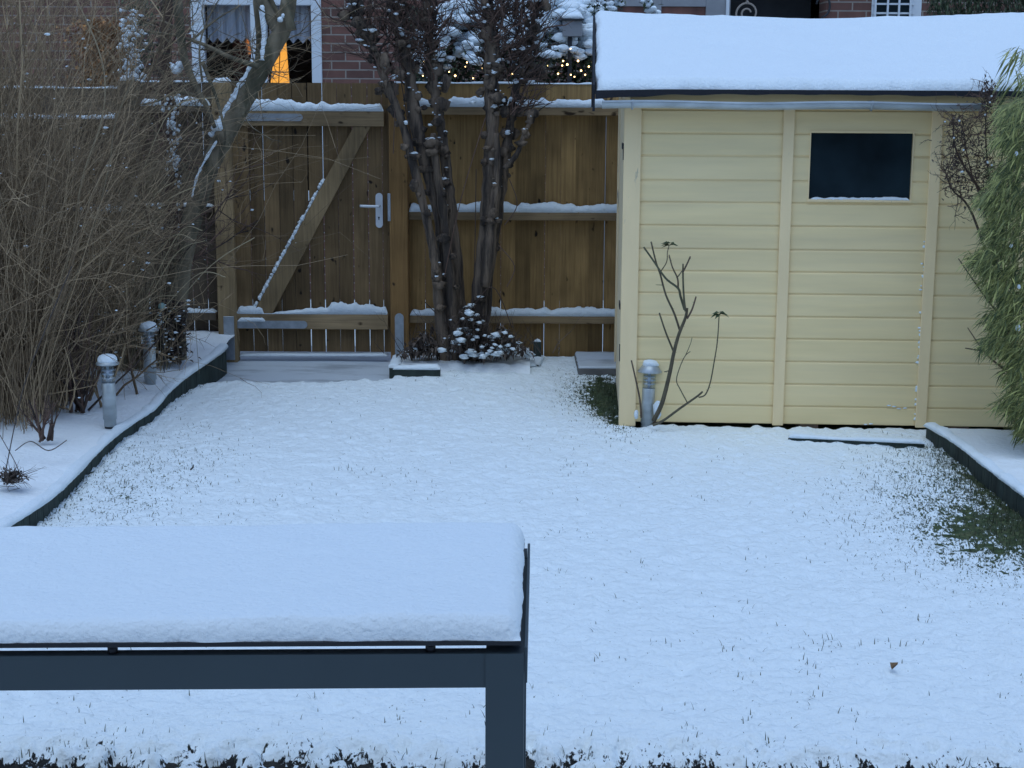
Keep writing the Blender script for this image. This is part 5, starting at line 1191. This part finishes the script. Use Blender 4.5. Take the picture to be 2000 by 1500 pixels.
obj('shade', m_, emit('dim_orange_glow', (1.0,.33,.08), .35), e)
# door front
m_ = MB(); zz = hz_(12, 1300); yD = YH+.05
for (a, b_) in ((1160,1206),(1262,1292),(1379,1427)): m_.bbox(hx(a), hx(b_), yD, yD+.06, -.15, 2.9, .004)
m_.bbox(hx(1206), hx(1262), yD+.002, yD+.058, zz, 2.9, .004); m_.bbox(hx(1292), hx(1379), yD+.002, yD+.058, zz, 2.9, .004)
dd = obj('door', m_, M['plaster'], hs_); m_ = MB(); m_.box(hx(1206), hx(1262), yD+.03, yD+.035, 0, zz); m_.box(hx(1292), hx(1379), yD+.03, yD+.035, 0, zz); obj('pane', m_, M['red_pane'], dd)
m_ = MB(); m_.box(hx(1418), hx(1424), yD-.02, yD-.001, -.15, 2.9); obj('gutter_pipe', m_, M['pvc'], dd)
m_ = MB(); m_.box(hx(1427), p1, YH+.7, YH+.75, -.15, 2.9); obj('porch_back', m_, M['dark_panel'], hs_)
# iron spiral
c = P(1460, 26, YH-.02); e = thing('iron_scroll', 'pale wrought iron spiral in the dark porch above the shed roof', 'ironwork', (c.x, YH-.02, -.15)); m_ = MB()
r_o = 21/205; sp_ = [(c.x+r_o*(1-.72*k/34)*math.cos(3.5-k*.28), YH-.02, c.z+r_o*(1-.72*k/34)*math.sin(3.5-k*.28)) for k in range(35)]
m_.tube([(sp_[0][0], YH-.02, -.15)]+sp_, .009, 6); m_.tube([(sp_[17][0]+.1, YH-.02, -.15),(sp_[17][0]+.1, YH-.02, c.z-.1)], .009, 6); m_.blob((c.x-.005, YH-.02, c.z+r_o*.97), .014,.014,.014,0,8,6)
obj('scroll', m_, M['iron'], e, smooth=True)
c = P(1612, 12, YH-.03); e = thing('iron_scroll', 'dark curled iron bracket beside the brick pillar', 'ironwork', (c.x, YH-.03, -.15)); m_ = MB()
m_.tube([(c.x, YH-.03, -.15)]+[(c.x-.02+.06*math.cos(k*.35-1.6), YH-.03, c.z+.09*math.sin(k*.35-1.6)) for k in range(14)], .010, 6); obj('scroll', m_, M['dark_metal'], e, smooth=True)
# barred window
m_ = MB(); yS = YH-.01; m_.bbox(s0, s0+.04, yS, yS+.06, szb, szt, .004); m_.bbox(s1-.10, s1, yS, yS+.06, szb, szt, .004); m_.bbox(s0+.04, s1-.10, yS, yS+.06, szt-.05, szt, .004); m_.bbox(s0+.04, s1-.10, yS, yS+.06, szb, szb+.05, .004)
bw = obj('window', m_, M['pvc'], hs_); m_ = MB(); m_.box(s0+.04, s1-.10, yS+.03, yS+.036, szb+.05, szt-.05); obj('pane', m_, M['glass_dark'], bw)
m_ = MB(); k = 0
x = hx(1707)
for px in (1706, 1730, 1752, 1774): xx = hx(px); m_.box(xx-.008, xx+.008, yS-.03, yS-.015, szb, szt)
z = hz_(26, 1740)
while z > szb: m_.box(s0, s1-.07, yS-.015, yS-.005, z-.008, z+.008); z -= .095
z = hz_(8, 1740)
while z < szt: m_.box(s0, s1-.07, yS-.015, yS-.005, z-.008, z+.008); z += .095
obj('window_bars', m_, M['pvc'], bw)
# conifer over the shed at right
b = P(1930, 60, 12.6); e = thing('conifer_hedge', 'dark green conifer hedge behind the right end of the shed roof', 'hedge', (b.x, 12.6, -.15)); m_ = MB()
for k in range(5200):
    q = P(random.uniform(1815,2120), random.uniform(-60,60), 12.6+random.uniform(-.25,.25)); m_.leaf(q, rv(.5)+Vector((0,-.2,-.8)), (0,0,1), random.uniform(.05,.09), .014)
for k in range(2500):
    m_.leaf(Vector((b.x+random.uniform(-.4,.9), 12.6+random.uniform(-.3,.3), random.uniform(0,2.1))), rv(1), (0,0,1), .08, .03)
obj('foliage', m_, M['leaf_dark'], e); m_ = MB()
for k in range(4): m_.tube([(b.x-.3+k*.35, 12.65, -.16), (b.x-.3+k*.35, 12.65, 2.3)], [.03,.01], 6)
obj('trunks', m_, M['twig_dark'], e)

# unseen house added behind the terrace to block part of the sky
hb_ = thing('brick_house', 'unseen brick house added behind the viewer to block part of the sky', 'house', (0, -2.4, -.15))
m_ = MB(); m_.box(-7, 7, -2.8, -2.4, -.15, 5.0); m_.box(-7, -6.7, -9, -2.81, -.15, 5.0); m_.box(6.7, 7, -9, -2.81, -.15, 5.0); m_.box(-6.69, 6.69, -9, -8.7, -.15, 5.0); obj('wall', m_, M['brick'], hb_)
m_ = MB(); m_.v += [(-7.3,-2.1,4.95),(7.3,-2.1,4.95),(7.3,-5.7,7.2),(-7.3,-5.7,7.2),(-7.3,-9.3,4.95),(7.3,-9.3,4.95)]; m_.f += [(1,0,3,2),(2,3,4,5),(0,1,5,4),(3,0,4),(5,1,2)]; m_.t += [.5]*5
obj('roof', m_, M['snow'], hb_)

# ================================================================== small things on the snow
q = G(1742, 1308, .012); e = MB()
for k in range(3): e.leaf(q+Vector((random.uniform(-.004,.004), random.uniform(-.004,.004), .002*k)), (.8, .9, .5-.12*k), (0,0,1), .036, .022, fold=.45)
o = obj('dry_leaf', e, mat('dead_leaf', (.24,.15,.08), .8, var=.3, var_scale=90)); tag(o, 'curled brown dead leaf on the snow at lower right', 'leaf')
q = G(372, 918, .012); e = MB(); e.tube([q, q+Vector((.012,0,.012)), q+Vector((.016,0,.026))], [.004,.004,.002], 5); o = obj('stick', e, M['soil']); tag(o, 'tiny dark stick poking from the snow at left of the lawn', 'stick')
